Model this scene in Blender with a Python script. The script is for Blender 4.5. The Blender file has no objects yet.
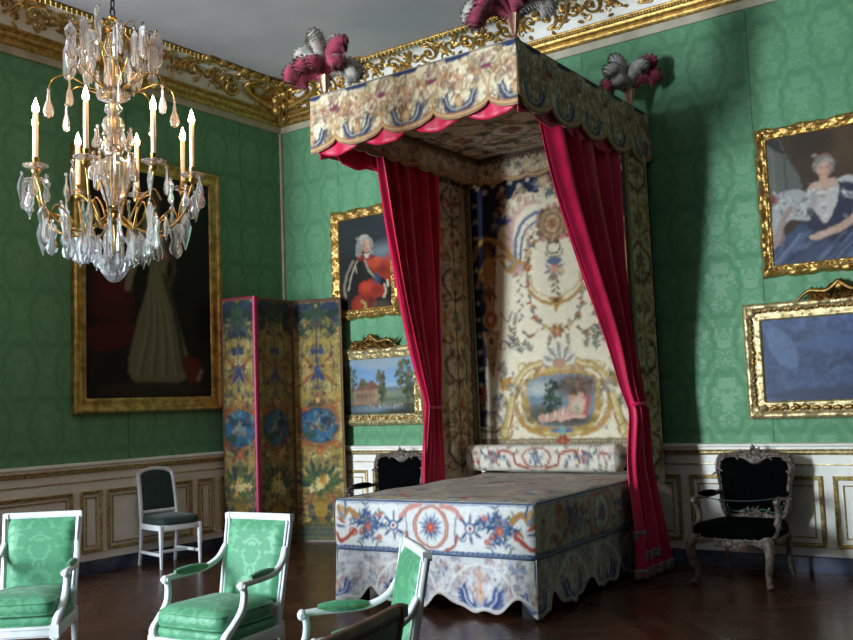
import bpy, bmesh, math, random
import numpy as np
from mathutils import Vector, Matrix

scene = bpy.context.scene
PI = math.pi

# ------------------------------------------------------------------ camera
def look(yaw, pitch, roll):
    cy, sy = math.cos(yaw), math.sin(yaw)
    f = Vector((-sy * math.cos(pitch), cy * math.cos(pitch), math.sin(pitch)))
    r = Vector((cy, sy, 0)); u = r.cross(f)
    c, s = math.cos(roll), math.sin(roll)
    return c * r + s * u, -s * r + c * u, f
cam_d = bpy.data.cameras.new('camera'); cam = bpy.data.objects.new('camera', cam_d)
scene.collection.objects.link(cam); scene.camera = cam
_r, _u, _f = look(math.radians(35.47), math.radians(5.11), math.radians(-2.126))
_m = Matrix.Identity(4)
for _i in range(3):
    _m[_i][0], _m[_i][1], _m[_i][2] = _r[_i], _u[_i], -_f[_i]
_m.translation = (8.073, -8.355, 1.5)
cam.matrix_world = _m
cam_d.sensor_width = 36.0; cam_d.lens = 944.4 * 36.0 / 853.0
cam_d.clip_start = 0.05

# ------------------------------------------------------------------ light
vs = scene.view_settings
vs.view_transform = 'Standard'; vs.look = 'None'; vs.gamma = 1.0; vs.use_curve_mapping = False
vs.exposure = 0.36
world = bpy.data.worlds.new('sky'); scene.world = world; world.use_nodes = True
_bg = world.node_tree.nodes['Background']
_bg.inputs[0].default_value = (0.62, 0.78, 1.0, 1); _bg.inputs[1].default_value = 2.0
FRONT_WINDOWS = [(0.55, 1.0)]  # centre x and width of the opening in the front wall
WIN_Z = (0.6, 4.4)
RX, RY, CZ = 10.5, -13.0, 5.37             # size of the room
def area(name, loc, rot, sx, sy, power, col, spread=180):
    d = bpy.data.lights.new(name, 'AREA'); d.shape = 'RECTANGLE'; d.size = sx; d.size_y = sy
    d.energy = power; d.color = col; d.spread = math.radians(spread)
    o = bpy.data.objects.new(name, d); scene.collection.objects.link(o)
    o.location = loc; o.rotation_euler = rot
    return o
for _x, _w in FRONT_WINDOWS:
    area('daylight', (_x, RY - 0.18, sum(WIN_Z) / 2), (math.radians(90), 0, 0), _w, WIN_Z[1] - WIN_Z[0], 1680, (0.78, 0.89, 1.0))

# ------------------------------------------------------------------ helpers
def lin(h):
    if isinstance(h, (tuple, list, np.ndarray)): return np.array(h, float)
    c = np.array([(h >> 16) & 255, (h >> 8) & 255, h & 255]) / 255.0
    return np.where(c <= 0.04045, c / 12.92, ((c + 0.055) / 1.055) ** 2.4)

def link(o): scene.collection.objects.link(o)

def thing(name, label, cat, loc=(0, 0, 0), rz=0.0, group=None):
    o = bpy.data.objects.new(name, None); link(o)
    o.location = loc; o.rotation_euler = (0, 0, rz); o.empty_display_size = 0.1
    return tag(o, label, cat, group)
def tag(o, label, cat, group=None):
    o['label'] = label; o['category'] = cat
    if group: o['group'] = group
    return o
def dup(root, label, loc=None, rz=None, group=None):
    def cp(o, par):
        c = o.copy(); link(c)
        if par: c.parent = par
        for ch in kids.get(o.name, []): cp(ch, c)
        return c
    kids = {}
    for ob in scene.objects:
        if ob.parent: kids.setdefault(ob.parent.name, []).append(ob)
    r = cp(root, None); r['label'] = label
    if loc is not None: r.location = loc
    if rz is not None: r.rotation_euler = (0, 0, rz)
    if group: r['group'] = group
    return r

def finish(me, name, mat, parent, smooth, kind=None):
    o = bpy.data.objects.new(name, me); link(o)
    if mat: me.materials.append(mat)
    if parent: o.parent = parent
    if smooth:
        me.polygons.foreach_set('use_smooth', [True] * len(me.polygons))
        try: me.set_sharp_from_angle(angle=math.radians(smooth))
        except Exception: pass
    if kind: o['kind'] = kind
    return o

def spline(pts, n=8, closed=False):
    P = np.array(pts, float); m = len(P)
    out = []
    rng = range(m) if closed else range(m - 1)
    for i in rng:
        p0 = P[(i - 1) % m] if (closed or i > 0) else 2 * P[0] - P[1]
        p1 = P[i]; p2 = P[(i + 1) % m]
        p3 = P[(i + 2) % m] if (closed or i + 2 < m) else 2 * P[-1] - P[-2]
        for k in range(n):
            t = k / n
            out.append(0.5 * ((2 * p1) + (-p0 + p2) * t + (2 * p0 - 5 * p1 + 4 * p2 - p3) * t * t + (-p0 + 3 * p1 - 3 * p2 + p3) * t ** 3))
    if not closed: out.append(P[-1])
    return np.array(out)

class MB:
    def __init__(s): s.V = []; s.F = []; s.n = 0
    def add(s, V, F):
        V = np.asarray(V, float).reshape(-1, 3)
        s.V.append(V); b = s.n
        s.F.extend([tuple(int(i) + b for i in f) for f in F]); s.n += len(V)
    def box(s, c, d, M=None, taper=1.0):
        x, y, z = (q / 2 for q in d)
        V = [(-x, -y, -z), (x, -y, -z), (x, y, -z), (-x, y, -z)]
        V += [(a * taper, b * taper, -cc) for a, b, cc in V]
        V = np.array(V)
        if M is not None: V = V @ np.array(M).T
        s.add(V + np.array(c), [(0, 3, 2, 1), (4, 5, 6, 7), (0, 1, 5, 4), (1, 2, 6, 5), (2, 3, 7, 6), (3, 0, 4, 7)])
    def bx(s, x0, x1, y0, y1, z0, z1):
        s.box(((x0 + x1) / 2, (y0 + y1) / 2, (z0 + z1) / 2), (x1 - x0, y1 - y0, z1 - z0))
    def rings(s, R, closed=False, cap=True):
        R = np.asarray(R, float); m, k = R.shape[:2]
        F = []
        for i in range(m if closed else m - 1):
            a, b = i * k, ((i + 1) % m) * k
            for j in range(k):
                j2 = (j + 1) % k
                F.append((a + j, a + j2, b + j2, b + j))
        if cap and not closed:
            F.append(tuple(range(k - 1, -1, -1))); F.append(tuple(range((m - 1) * k, m * k)))
        s.add(R.reshape(-1, 3), F)
    def sweep(s, path, sec, scale=1.0, up=None, closed=False, cap=True):
        P = np.asarray(path, float); n = len(P)
        if closed: T = np.roll(P, -1, 0) - np.roll(P, 1, 0)
        else:
            T = np.gradient(P, axis=0)
        T /= np.maximum(np.linalg.norm(T, axis=1, keepdims=True), 1e-9)
        sec = np.asarray(sec, float)
        sc = np.ones(n) * scale if np.ndim(scale) == 0 else np.asarray(scale, float)
        R = []
        if up is None:
            a = np.array([0, 0, 1.0]) if abs(T[0][2]) < 0.9 else np.array([1.0, 0, 0])
            nrm = np.cross(T[0], a)
        for i in range(n):
            if up is not None:
                u = np.asarray(up, float) if np.ndim(up) == 1 else up[i]
                nrm = np.cross(T[i], u)
            else:
                nrm = nrm - T[i] * (nrm @ T[i])
            nrm = nrm / max(np.linalg.norm(nrm), 1e-9)
            b = np.cross(nrm, T[i])
            R.append(P[i] + sc[i] * (sec[:, :1] * nrm + sec[:, 1:2] * b))
        s.rings(R, closed, cap)
    def tube(s, path, r, n=8, closed=False, flat=1.0, up=None, cap=True):
        a = np.arange(n) * 2 * PI / n
        s.sweep(path, np.stack([np.cos(a), flat * np.sin(a)], 1), r, up, closed, cap)
    def lathe(s, prof, n=20, c=(0, 0, 0), lobes=0, amp=0.0):
        a = np.arange(n) * 2 * PI / n
        k = 1 + amp * np.cos(lobes * a) if lobes else np.ones(n)
        s.rings([[(c[0] + max(r, 1e-4) * math.cos(t) * q, c[1] + max(r, 1e-4) * math.sin(t) * q, c[2] + z) for t, q in zip(a, k)] for r, z in prof])
    def blob(s, c, r, e=1.0, M=None, nu=12, nv=7):
        def pw(v): return np.sign(v) * np.abs(v) ** e
        th = np.arange(nu) * 2 * PI / nu; ph = np.linspace(-PI / 2 + 0.05, PI / 2 - 0.05, nv)
        R = []
        for p in ph:
            ring = np.stack([r[0] * pw(np.cos(p)) * pw(np.cos(th)), r[1] * pw(np.cos(p)) * pw(np.sin(th)), np.full(nu, r[2]) * pw(np.sin(p))], 1)
            if M is not None: ring = ring @ np.array(M).T
            R.append(ring + np.array(c))
        s.rings(R)
    def grid(s, G, closed_u=False):
        G = np.asarray(G, float); m, k = G.shape[:2]
        F = []
        for i in range(m - 1):
            for j in range(k if closed_u else k - 1):
                j2 = (j + 1) % k
                F.append((i * k + j, i * k + j2, (i + 1) * k + j2, (i + 1) * k + j))
        s.add(G.reshape(-1, 3), F)
    def build(s, name, mat, parent=None, smooth=40, bevel=0.0, kind=None, solid=0.0, subs=0):
        me = bpy.data.meshes.new(name)
        V = np.concatenate(s.V)
        me.from_pydata(V.tolist(), [], s.F); me.update()
        if bevel:
            bm = bmesh.new(); bm.from_mesh(me)
            ed = [e for e in bm.edges if len(e.link_faces) == 2 and e.calc_face_angle(0) > 0.6]
            bmesh.ops.bevel(bm, geom=ed, offset=bevel, segments=2, affect='EDGES', profile=0.6)
            bm.to_mesh(me); bm.free()
        o = finish(me, name, mat, parent, smooth, kind)
        if solid:
            md = o.modifiers.new('thickness', 'SOLIDIFY'); md.thickness = solid; md.offset = 0
        if subs:
            md = o.modifiers.new('smooth', 'SUBSURF'); md.levels = subs; md.render_levels = subs
        return o

class PM:
    """grids of points that carry a woven colour at every point"""
    def __init__(s): s.V = []; s.C = []; s.F = []; s.n = 0
    def grid(s, G, C, flip=False):
        G = np.asarray(G, float); m, k = G.shape[:2]
        i, j = np.meshgrid(np.arange(m - 1), np.arange(k - 1), indexing='ij')
        a = (i * k + j).ravel() + s.n
        q = np.stack([a, a + 1, a + k + 1, a + k], 1)
        if flip: q = q[:, ::-1]
        s.V.append(G.reshape(-1, 3)); s.C.append(np.asarray(C, float).reshape(-1, 3)); s.F.append(q); s.n += m * k
    def build(s, name, mat, parent=None, smooth=50, solid=0.0, kind=None):
        me = bpy.data.meshes.new(name)
        V = np.concatenate(s.V).astype(np.float32); C = np.concatenate(s.C); F = np.concatenate(s.F)
        me.vertices.add(len(V)); me.vertices.foreach_set('co', V.ravel())
        me.loops.add(F.size); me.loops.foreach_set('vertex_index', F.ravel().astype(np.int32))
        me.polygons.add(len(F)); me.polygons.foreach_set('loop_start', np.arange(len(F), dtype=np.int32) * 4)
        try: me.polygons.foreach_set('loop_total', np.full(len(F), 4, dtype=np.int32))
        except Exception: pass
        me.update(calc_edges=True); me.validate()
        at = me.color_attributes.new('col', 'FLOAT_COLOR', 'POINT')
        at.data.foreach_set('color', np.concatenate([np.clip(C, 0, 1), np.ones((len(C), 1))], 1).astype(np.float32).ravel())
        o = finish(me, name, mat, parent, smooth, kind)
        if solid:
            md = o.modifiers.new('thickness', 'SOLIDIFY'); md.thickness = solid; md.offset = -1
        return o

# ------------------------------------------------------------------ woven pictures
class Paint:
    def __init__(s, x0, x1, y0, y1, res, base):
        s.nx = int(round((x1 - x0) / res)) + 1; s.ny = int(round((y1 - y0) / res)) + 1
        s.x = np.linspace(x0, x1, s.nx); s.y = np.linspace(y0, y1, s.ny); s.res = res
        s.X, s.Y = np.meshgrid(s.x, s.y)
        s.C = np.ones((s.ny, s.nx, 3)) * lin(base)
        s.soft = res * 1.1
    def win(s, xa, xb, ya, yb):
        m = s.res * 2
        i0, i1 = np.searchsorted(s.x, [xa - m, xb + m]); j0, j1 = np.searchsorted(s.y, [ya - m, yb + m])
        return slice(j0, j1), slice(i0, i1)
    def put(s, w, a, col):
        a = a[..., None]; s.C[w] = s.C[w] * (1 - a) + lin(col) * a
    def ell(s, x, y, rx, ry, col, rot=0.0, op=1.0, ring=None):
        R = max(rx, ry); w = s.win(x - R, x + R, y - R, y + R)
        dx, dy = s.X[w] - x, s.Y[w] - y
        if rot:
            c, q = math.cos(rot), math.sin(rot); dx, dy = dx * c + dy * q, -dx * q + dy * c
        d = np.sqrt((dx / rx) ** 2 + (dy / ry) ** 2)
        m = min(rx, ry)
        a = np.clip((1 - d) * m / s.soft + 0.5, 0, 1)
        if ring: a = a * np.clip((d - (1 - ring / m)) * m / s.soft + 0.5, 0, 1)
        s.put(w, a * op, col)
    def glow(s, x, y, rx, ry, col, op=.8, rot=0.0):
        """a soft-edged dab of paint"""
        R = max(rx, ry); w = s.win(x - R, x + R, y - R, y + R)
        dx, dy = s.X[w] - x, s.Y[w] - y
        if rot:
            c, q = math.cos(rot), math.sin(rot); dx, dy = dx * c + dy * q, -dx * q + dy * c
        d = (dx / rx) ** 2 + (dy / ry) ** 2
        s.put(w, np.clip(1 - d, 0, 1) ** .8 * op, col)
    def line(s, pts, wd, col, op=1.0, taper=False, smooth=0):
        P = np.array(pts, float)
        if smooth: P = spline(P, smooth)
        n = len(P); wmax = wd if np.ndim(wd) == 0 else max(wd)
        w = s.win(P[:, 0].min() - wmax, P[:, 0].max() + wmax, P[:, 1].min() - wmax, P[:, 1].max() + wmax)
        X, Y = s.X[w], s.Y[w]
        if X.size == 0: return
        best = np.full(X.shape, 9.0)
        for i in range(n - 1):
            a, b = P[i], P[i + 1]; d = b - a; L = d @ d + 1e-12
            t = np.clip(((X - a[0]) * d[0] + (Y - a[1]) * d[1]) / L, 0, 1)
            ww = wd / 2 if not taper else wd / 2 * (1 - 0.85 * (i + t) / (n - 1))
            best = np.minimum(best, np.hypot(X - a[0] - t * d[0], Y - a[1] - t * d[1]) - ww)
        s.put(w, np.clip(0.5 - best / s.soft, 0, 1) * op, col)
    def poly(s, pts, col, op=1.0, smooth=0):
        P = np.array(pts, float)
        if smooth: P = spline(P, smooth, True)
        w = s.win(P[:, 0].min(), P[:, 0].max(), P[:, 1].min(), P[:, 1].max())
        X, Y = s.X[w], s.Y[w]; ins = np.zeros(X.shape, bool)
        for i in range(len(P)):
            a, b = P[i], P[(i + 1) % len(P)]
            if a[1] == b[1]: continue
            c = ((a[1] > Y) != (b[1] > Y)) & (X < (b[0] - a[0]) * (Y - a[1]) / (b[1] - a[1]) + a[0])
            ins ^= c
        s.put(w, ins * float(op), col)
    def rect(s, xa, xb, ya, yb, col, op=1.0):
        w = s.win(xa + s.res * 2, xb - s.res * 2, ya + s.res * 2, yb - s.res * 2); s.put(w, np.full(s.X[w].shape, op), col)
    def speck(s, seed, amp=0.12, scale=1):
        r = np.random.RandomState(seed)
        n = r.rand(s.ny // scale + 2, s.nx // scale + 2)
        n = np.kron(n, np.ones((scale, scale)))[:s.ny, :s.nx]
        s.C *= (1 + amp * (n - 0.5) * 2)[..., None]
    def cloud(s, seed, cell, cols, op=0.6, ax=1.0, ay=1.0):
        """soft brushed patches of several colours"""
        r = np.random.RandomState(seed)
        for k, c in enumerate(cols):
            f = np.zeros(s.X.shape)
            for o in range(3):
                kx, ky = r.uniform(0.6, 1.4) * (2 ** o) / (cell * ax), r.uniform(0.6, 1.4) * (2 ** o) / (cell * ay)
                px, py, q = r.uniform(0, 9, 3)
                f += np.sin(s.X * kx * 6.28 + px + 1.7 * np.sin(s.Y * ky * 4 + q)) * np.sin(s.Y * ky * 6.28 + py + 1.3 * np.sin(s.X * kx * 5)) / (1.4 ** o)
            a = np.clip(f * 0.9, 0, 1) * op
            s.put((slice(None), slice(None)), a, c)
    def sample(s, X, Y):
        fx = np.clip((np.asarray(X) - s.x[0]) / (s.x[-1] - s.x[0]) * (s.nx - 1), 0, s.nx - 1.001)
        fy = np.clip((np.asarray(Y) - s.y[0]) / (s.y[-1] - s.y[0]) * (s.ny - 1), 0, s.ny - 1.001)
        i, j = fx.astype(int), fy.astype(int); a, b = (fx - i)[..., None], (fy - j)[..., None]
        C = s.C
        return C[j, i] * (1 - a) * (1 - b) + C[j, i + 1] * a * (1 - b) + C[j + 1, i] * (1 - a) * b + C[j + 1, i + 1] * a * b
    def vnoise(s, seed, cell):
        r = np.random.RandomState(seed)
        gx, gy = int((s.x[-1] - s.x[0]) / cell) + 3, int((s.y[-1] - s.y[0]) / cell) + 3
        g = r.rand(gy, gx)
        fx, fy = (s.X - s.x[0]) / cell, (s.Y - s.y[0]) / cell
        i, j = fx.astype(int), fy.astype(int); a, b = fx - i, fy - j
        a = a * a * (3 - 2 * a); b = b * b * (3 - 2 * b)
        return (g[j, i] * (1 - a) + g[j, i + 1] * a) * (1 - b) + (g[j + 1, i] * (1 - a) + g[j + 1, i + 1] * a) * b - .5
    def soften(s, seed=1, warp=.014, blur=1, mott=.25, cell=.02):
        """hand-woven irregularity: wandering outlines, blended threads, uneven dye"""
        wx = sum(s.vnoise(seed + k, c) * q for k, (c, q) in enumerate(((.06, 1.0), (.025, .8))))
        wy = sum(s.vnoise(seed + 7 + k, c) * q for k, (c, q) in enumerate(((.06, 1.0), (.025, .8))))
        s.C = s.sample(s.X + wx * warp * 2, s.Y + wy * warp * 2)
        for _ in range(blur):
            p = np.pad(s.C, ((1, 1), (1, 1), (0, 0)), 'edge')
            s.C = .4 * s.C + .15 * (p[:-2, 1:-1] + p[2:, 1:-1] + p[1:-1, :-2] + p[1:-1, 2:])
        s.C *= (1 + mott * 2 * (s.vnoise(seed + 20, cell) * .6 + s.vnoise(seed + 21, cell * 3) * .4))[..., None]
        for c in range(3): s.C[..., c] *= 1 + mott * .5 * s.vnoise(seed + 30 + c, cell * 1.5)
        return s
    def brush(s, n, l, wd, seed, jit=.22, skip=None):
        r = random.Random(seed)
        sk = None if skip is None else lin(skip)
        for _ in range(n):
            j, i = r.randrange(s.ny), r.randrange(s.nx); c = s.C[j, i] * (1 + r.uniform(-jit, jit))
            if sk is not None and np.abs(s.C[j, i] - sk).sum() < .12: continue
            a = r.uniform(0, 2 * PI); q = l * r.uniform(.5, 1.3)
            x, y = s.x[i], s.y[j]
            s.line([(x, y), (x + q * math.cos(a), y + q * math.sin(a)), (x + 1.7 * q * math.cos(a + .6), y + 1.7 * q * math.sin(a + .6))], wd * r.uniform(.6, 1.4), c, op=.75)
        return s
    # motifs
    def flower(s, x, y, r, c1, c2, n=6, a0=0.0):
        for k in range(n):
            a = a0 + k * 2 * PI / n
            s.ell(x + 0.58 * r * math.cos(a), y + 0.58 * r * math.sin(a), 0.46 * r, 0.3 * r, c1, a)
        s.ell(x, y, 0.33 * r, 0.33 * r, c2)
    def leaf(s, x, y, l, wd, a, c):
        s.ell(x + 0.5 * l * math.cos(a), y + 0.5 * l * math.sin(a), l / 2, wd / 2, c, a)
    def scroll(s, x, y, r, a0, sgn, col, wd, turns=1.3):
        n = 18
        P = [(x + r * (1 - 0.8 * k / n) * math.cos(a0 + sgn * k / n * turns * 2 * PI), y + r * (1 - 0.8 * k / n) * math.sin(a0 + sgn * k / n * turns * 2 * PI)) for k in range(n + 1)]
        s.line(P, wd, col, taper=True)
    def sprig(s, x, y, l, a, col, leafc, n=5, seed=0, bend=0.6):
        r = random.Random(seed); px, py = x, y; P = [(x, y)]
        for k in range(n):
            a += bend / n * r.choice((1, 1, -0.6)); px += l / n * math.cos(a); py += l / n * math.sin(a); P.append((px, py))
            for sg in (-1, 1):
                s.leaf(px, py, l * 0.26, l * 0.1, a + sg * r.uniform(0.6, 1.2), leafc if isinstance(leafc, int) else r.choice(leafc))
        s.line(P, l * 0.035, col)
    def bouquet(s, x, y, r, cols, leaves, seed=0, n=9):
        q = random.Random(seed)
        for k in range(n * 3):
            a = q.uniform(0, 2 * PI); d = r * q.uniform(0.5, 1.05)
            s.leaf(x + 0.5 * d * math.cos(a), y + 0.5 * d * math.sin(a), r * 0.55, r * 0.16, a + q.uniform(-.5, .5), q.choice(leaves))
        for k in range(n):
            a = q.uniform(0, 2 * PI); d = r * q.uniform(0.0, 0.75)
            c = q.choice(cols); s.flower(x + d * math.cos(a), y + d * math.sin(a), r * q.uniform(0.2, 0.34), c, q.choice(cols), 5, q.uniform(0, 1))
    def verdure(s, xa, xb, ya, yb, n, pal, seed=0, size=0.06, mirror=None):
        q = random.Random(seed)
        for k in range(n):
            x, y = q.uniform(xa, xb), q.uniform(ya, yb); c = q.choice(pal); c2 = q.choice(pal); t = q.random()
            a = q.uniform(0, 2 * PI); z = size * q.uniform(0.5, 1.3); sg = q.choice((-1, 1)); sd = q.randrange(9999)
            for m in ((1,) if mirror is None else (1, -1)):
                xx = x if m == 1 else 2 * mirror - x; aa = a if m == 1 else PI - a; ss = sg * m
                if t < 0.42: s.scroll(xx, y, z, aa, ss, c, z * 0.3)
                elif t < 0.7:
                    for e in (-0.5, 0, 0.5): s.leaf(xx, y, z * 1.3, z * 0.42, aa + e * ss, c if e else c2)
                elif t < 0.88: s.flower(xx, y, z * 0.75, c, c2, 5, aa)
                else: s.line([(xx, y), (xx + z * math.cos(aa), y + z * math.sin(aa)), (xx + 2 * z * math.cos(aa + ss * .7), y + 2 * z * math.sin(aa + ss * .7))], z * .3, c, taper=True, smooth=4)

# ------------------------------------------------------------------ materials
class E:
    """a socket with arithmetic, so a pattern can be written as a formula"""
    def __init__(s, nt, k): s.nt = nt; s.k = k
    def _m(s, op, *a):
        n = s.nt.nodes.new('ShaderNodeMath'); n.operation = op
        for i, v in enumerate((s,) + a):
            if isinstance(v, E): s.nt.links.new(v.k, n.inputs[i])
            else: n.inputs[i].default_value = v
        return E(s.nt, n.outputs[0])
    def __add__(s, o): return s._m('ADD', o)
    __radd__ = __add__
    def __sub__(s, o): return s._m('SUBTRACT', o)
    def __rsub__(s, o): return (s * -1.0) + o
    def __mul__(s, o): return s._m('MULTIPLY', o)
    __rmul__ = __mul__
    def __truediv__(s, o): return s._m('DIVIDE', o)
    def f(s, op, *a): return s._m(op, *a)
    def step(s, lo, hi):
        n = s.nt.nodes.new('ShaderNodeMapRange'); n.interpolation_type = 'SMOOTHSTEP'
        s.nt.links.new(s.k, n.inputs[0]); n.inputs[1].default_value = lo; n.inputs[2].default_value = hi
        return E(s.nt, n.outputs[0])

def newmat(name):
    m = bpy.data.materials.new(name); m.use_nodes = True
    return m, m.node_tree, m.node_tree.nodes['Principled BSDF']
def coords(nt, kind='Object'):
    n = nt.nodes.new('ShaderNodeTexCoord'); x = nt.nodes.new('ShaderNodeSeparateXYZ'); nt.links.new(n.outputs[kind], x.inputs[0])
    return n.outputs[kind], E(nt, x.outputs[0]), E(nt, x.outputs[1]), E(nt, x.outputs[2])
def vec(nt, a, b, c=0.0):
    n = nt.nodes.new('ShaderNodeCombineXYZ')
    for i, v in enumerate((a, b, c)):
        if isinstance(v, E): nt.links.new(v.k, n.inputs[i])
        else: n.inputs[i].default_value = v
    return n.outputs[0]
def noise(nt, v, scale, detail=3.0, rough=0.55, dist=0.0):
    n = nt.nodes.new('ShaderNodeTexNoise'); n.inputs['Scale'].default_value = scale; n.inputs['Detail'].default_value = detail
    n.inputs['Roughness'].default_value = rough; n.inputs['Distortion'].default_value = dist
    if v is not None: nt.links.new(v, n.inputs['Vector'])
    return E(nt, n.outputs['Fac'])
def mix(nt, f, a, b):
    n = nt.nodes.new('ShaderNodeMix'); n.data_type = 'RGBA'
    for i, v in ((0, f), (6, a), (7, b)):
        if isinstance(v, E): nt.links.new(v.k, n.inputs[i])
        elif hasattr(v, 'is_output'): nt.links.new(v, n.inputs[i])
        elif i == 0: n.inputs[0].default_value = v
        else: n.inputs[i].default_value = (*lin(v), 1)
    return n.outputs[2]
def bump(nt, b, h, strength, dist=0.01):
    n = nt.nodes.new('ShaderNodeBump'); n.inputs['Strength'].default_value = strength; n.inputs['Distance'].default_value = dist
    nt.links.new(h.k, n.inputs['Height']); nt.links.new(n.outputs[0], b.inputs['Normal'])

def plain(name, c1, c2=None, rough=0.5, metal=0.0, scale=8.0, bmp=0.0, bscale=40.0, spec=0.5, lo=0.35, hi=0.65, **kw):
    m, nt, b = newmat(name); o, x, y, z = coords(nt)
    n = noise(nt, o, scale, 4)
    nt.links.new(mix(nt, n.step(lo, hi), c1, c2 if c2 is not None else c1), b.inputs['Base Color'])
    b.inputs['Roughness'].default_value = rough; b.inputs['Metallic'].default_value = metal
    b.inputs['Specular IOR Level'].default_value = spec
    if bmp: bump(nt, b, noise(nt, o, bscale, 3), bmp)
    for k, v in kw.items(): b.inputs[k.replace('_', ' ')].default_value = v
    return m
def woven(name, rough=0.85, weave=450.0, strength=0.25, sheen=0.1, spec=0.25):
    """cloth or canvas coloured by its own weave (point colours), with a thread relief"""
    m, nt, b = newmat(name); o, x, y, z = coords(nt)
    a = nt.nodes.new('ShaderNodeAttribute'); a.attribute_name = 'col'
    n = noise(nt, o, 60, 3)
    mm = nt.nodes.new('ShaderNodeMix'); mm.data_type = 'RGBA'; mm.blend_type = 'MULTIPLY'; mm.inputs[0].default_value = 0.35
    nt.links.new(a.outputs['Color'], mm.inputs[6]); nt.links.new(n.k, mm.inputs[7])
    nt.links.new(mm.outputs[2], b.inputs['Base Color'])
    b.inputs['Roughness'].default_value = rough; b.inputs['Sheen Weight'].default_value = sheen
    b.inputs['Specular IOR Level'].default_value = spec
    bump(nt, b, noise(nt, o, weave, 2), strength, 0.003)
    return m
def damask_wall(name, axis, ground, fig, rim, W=0.535, H=1.02):
    m, nt, b = newmat(name); o, x, y, z = coords(nt)
    h = x if axis == 'x' else y
    def cell(k):
        u = ((h / W + (0.49 + 0.5 * k)).f('FRACT') - 0.5).f('ABSOLUTE') * W
        v = ((z / H + (0.1 + 0.5 * k)).f('FRACT') - 0.5) * H
        d = ((u / 0.17).f('POWER', 2.0) + (v / 0.27).f('POWER', 2.0)).f('SQRT')
        return u, v, d
    u0, v0, d0 = cell(0); u1, v1, d1 = cell(1)
    s = d0.f('LESS_THAN', d1)
    u, v, d = u1 + (u0 - u1) * s, v1 + (v0 - v1) * s, d0.f('MINIMUM', d1)
    th = v.f('ARCTAN2', u)
    lob = (th * 10.0).f('COSINE')
    ring = 1.0 - (d - (lob * 0.09 + 1.0)).f('ABSOLUTE').step(0.06, 0.15)
    p = vec(nt, u, v, 0.3)
    nn = noise(nt, p, 8.0, 2.0, 0.5, 0.9)
    inner = (nn * 30.0).f('SINE').step(0.0, 0.35) * (1.0 - d.step(0.82, 0.9))
    core = (1.0 - (d - (th * 6.0).f('COSINE') * 0.12).step(0.3, 0.36))
    n2 = noise(nt, vec(nt, u, v, 4.1), 7.0, 2.0, 0.5, 1.0)
    outer = (n2 * 32.0).f('SINE').step(0.0, 0.35) * d.step(1.15, 1.22)
    mask = inner.f('MAXIMUM', outer).f('MAXIMUM', core)
    wear = noise(nt, o, 1.3, 3)
    c = mix(nt, mask * 0.7, ground, fig)
    c = mix(nt, ring * 0.5, c, rim)
    c = mix(nt, wear.step(0.45, 0.75) * 0.22, c, rim)
    seam = ((h / (W * 3.0) + (1.0 - 0.91 / (W * 3.0))).f('FRACT') - 0.0)
    seam = 1.0 - seam.step(0.004, 0.009)
    c = mix(nt, seam * 0.5, c, 0x16301f)
    nt.links.new(c, b.inputs['Base Color'])
    rr = 0.62 - mask * 0.14 + ring * 0.08
    nt.links.new(rr.k, b.inputs['Roughness']); b.inputs['Specular IOR Level'].default_value = 0.25
    b.inputs['Sheen Weight'].default_value = 0.15
    bump(nt, b, noise(nt, vec(nt, h * 40.0, z * 4.0), 6.0, 3), 0.12, 0.004)
    return m
def damask_silk(name, c1, c2, scale=13.0, rough=0.42, sheen=0.3):
    m, nt, b = newmat(name); o, x, y, z = coords(nt)
    v = vec(nt, x.f('ABSOLUTE'), y + z * 0.9, z - y * 0.5)
    n = noise(nt, v, scale, 2.0, 0.45, 0.7)
    k = n.step(0.5, 0.56)
    n2 = noise(nt, v, scale * 2.4, 2.0)
    nt.links.new(mix(nt, k * 0.8 + n2.step(0.55, 0.6) * 0.15, c1, c2), b.inputs['Base Color'])
    nt.links.new((rough - k * 0.1).k, b.inputs['Roughness']); b.inputs['Sheen Weight'].default_value = sheen
    bump(nt, b, noise(nt, o, 26.0, 3), 0.25, 0.008)
    return m
def parquet(name):
    m, nt, b = newmat(name); o, x, y, z = coords(nt)
    T = 1.0; a, bb = (x + y) * 0.7071, (y - x) * 0.7071
    ca, cb = (a / T).f('FLOOR'), (bb / T).f('FLOOR')
    chk = ((ca + cb) * 0.5).f('FRACT').f('GREATER_THAN', 0.25)
    pa = (a / 0.125).f('FLOOR') * (1.0 - chk) + (bb / 0.125).f('FLOOR') * chk
    w = nt.nodes.new('ShaderNodeTexWhiteNoise'); w.noise_dimensions = '3D'
    nt.links.new(vec(nt, pa, ca, cb), w.inputs['Vector'])
    tone = E(nt, w.outputs['Value'])
    al = a * chk + bb * (1.0 - chk); ac = bb * chk + a * (1.0 - chk)
    grain = noise(nt, vec(nt, al * 2.0, ac * 30.0, 0.0), 3.0, 4)
    fa = ((ac / 0.125).f('FRACT') - 0.5).f('ABSOLUTE'); gap = fa.step(0.475, 0.495)
    c = mix(nt, tone * 0.6 + grain * 0.4, 0x2e1811, 0x50301f)
    c = mix(nt, gap * 0.7, c, 0x120a07)
    nt.links.new(c, b.inputs['Base Color'])
    r = noise(nt, o, 1.6, 4) * 0.2 + 0.14 + tone * 0.05
    nt.links.new(r.k, b.inputs['Roughness'])
    bump(nt, b, grain * 0.4 - gap + noise(nt, o, 5.0, 2) * 0.6, 0.12, 0.006)
    return m
def crystal(name, tint, tr=0.8, rough=0.03):
    m, nt, b = newmat(name); o, x, y, z = coords(nt)
    n = noise(nt, o, 30, 2)
    nt.links.new(mix(nt, n, tint, 0xffffff), b.inputs['Base Color'])
    b.inputs['Transmission Weight'].default_value = tr; b.inputs['Roughness'].default_value = rough; b.inputs['IOR'].default_value = 1.52
    b.inputs['Specular IOR Level'].default_value = 0.9
    return m
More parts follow.
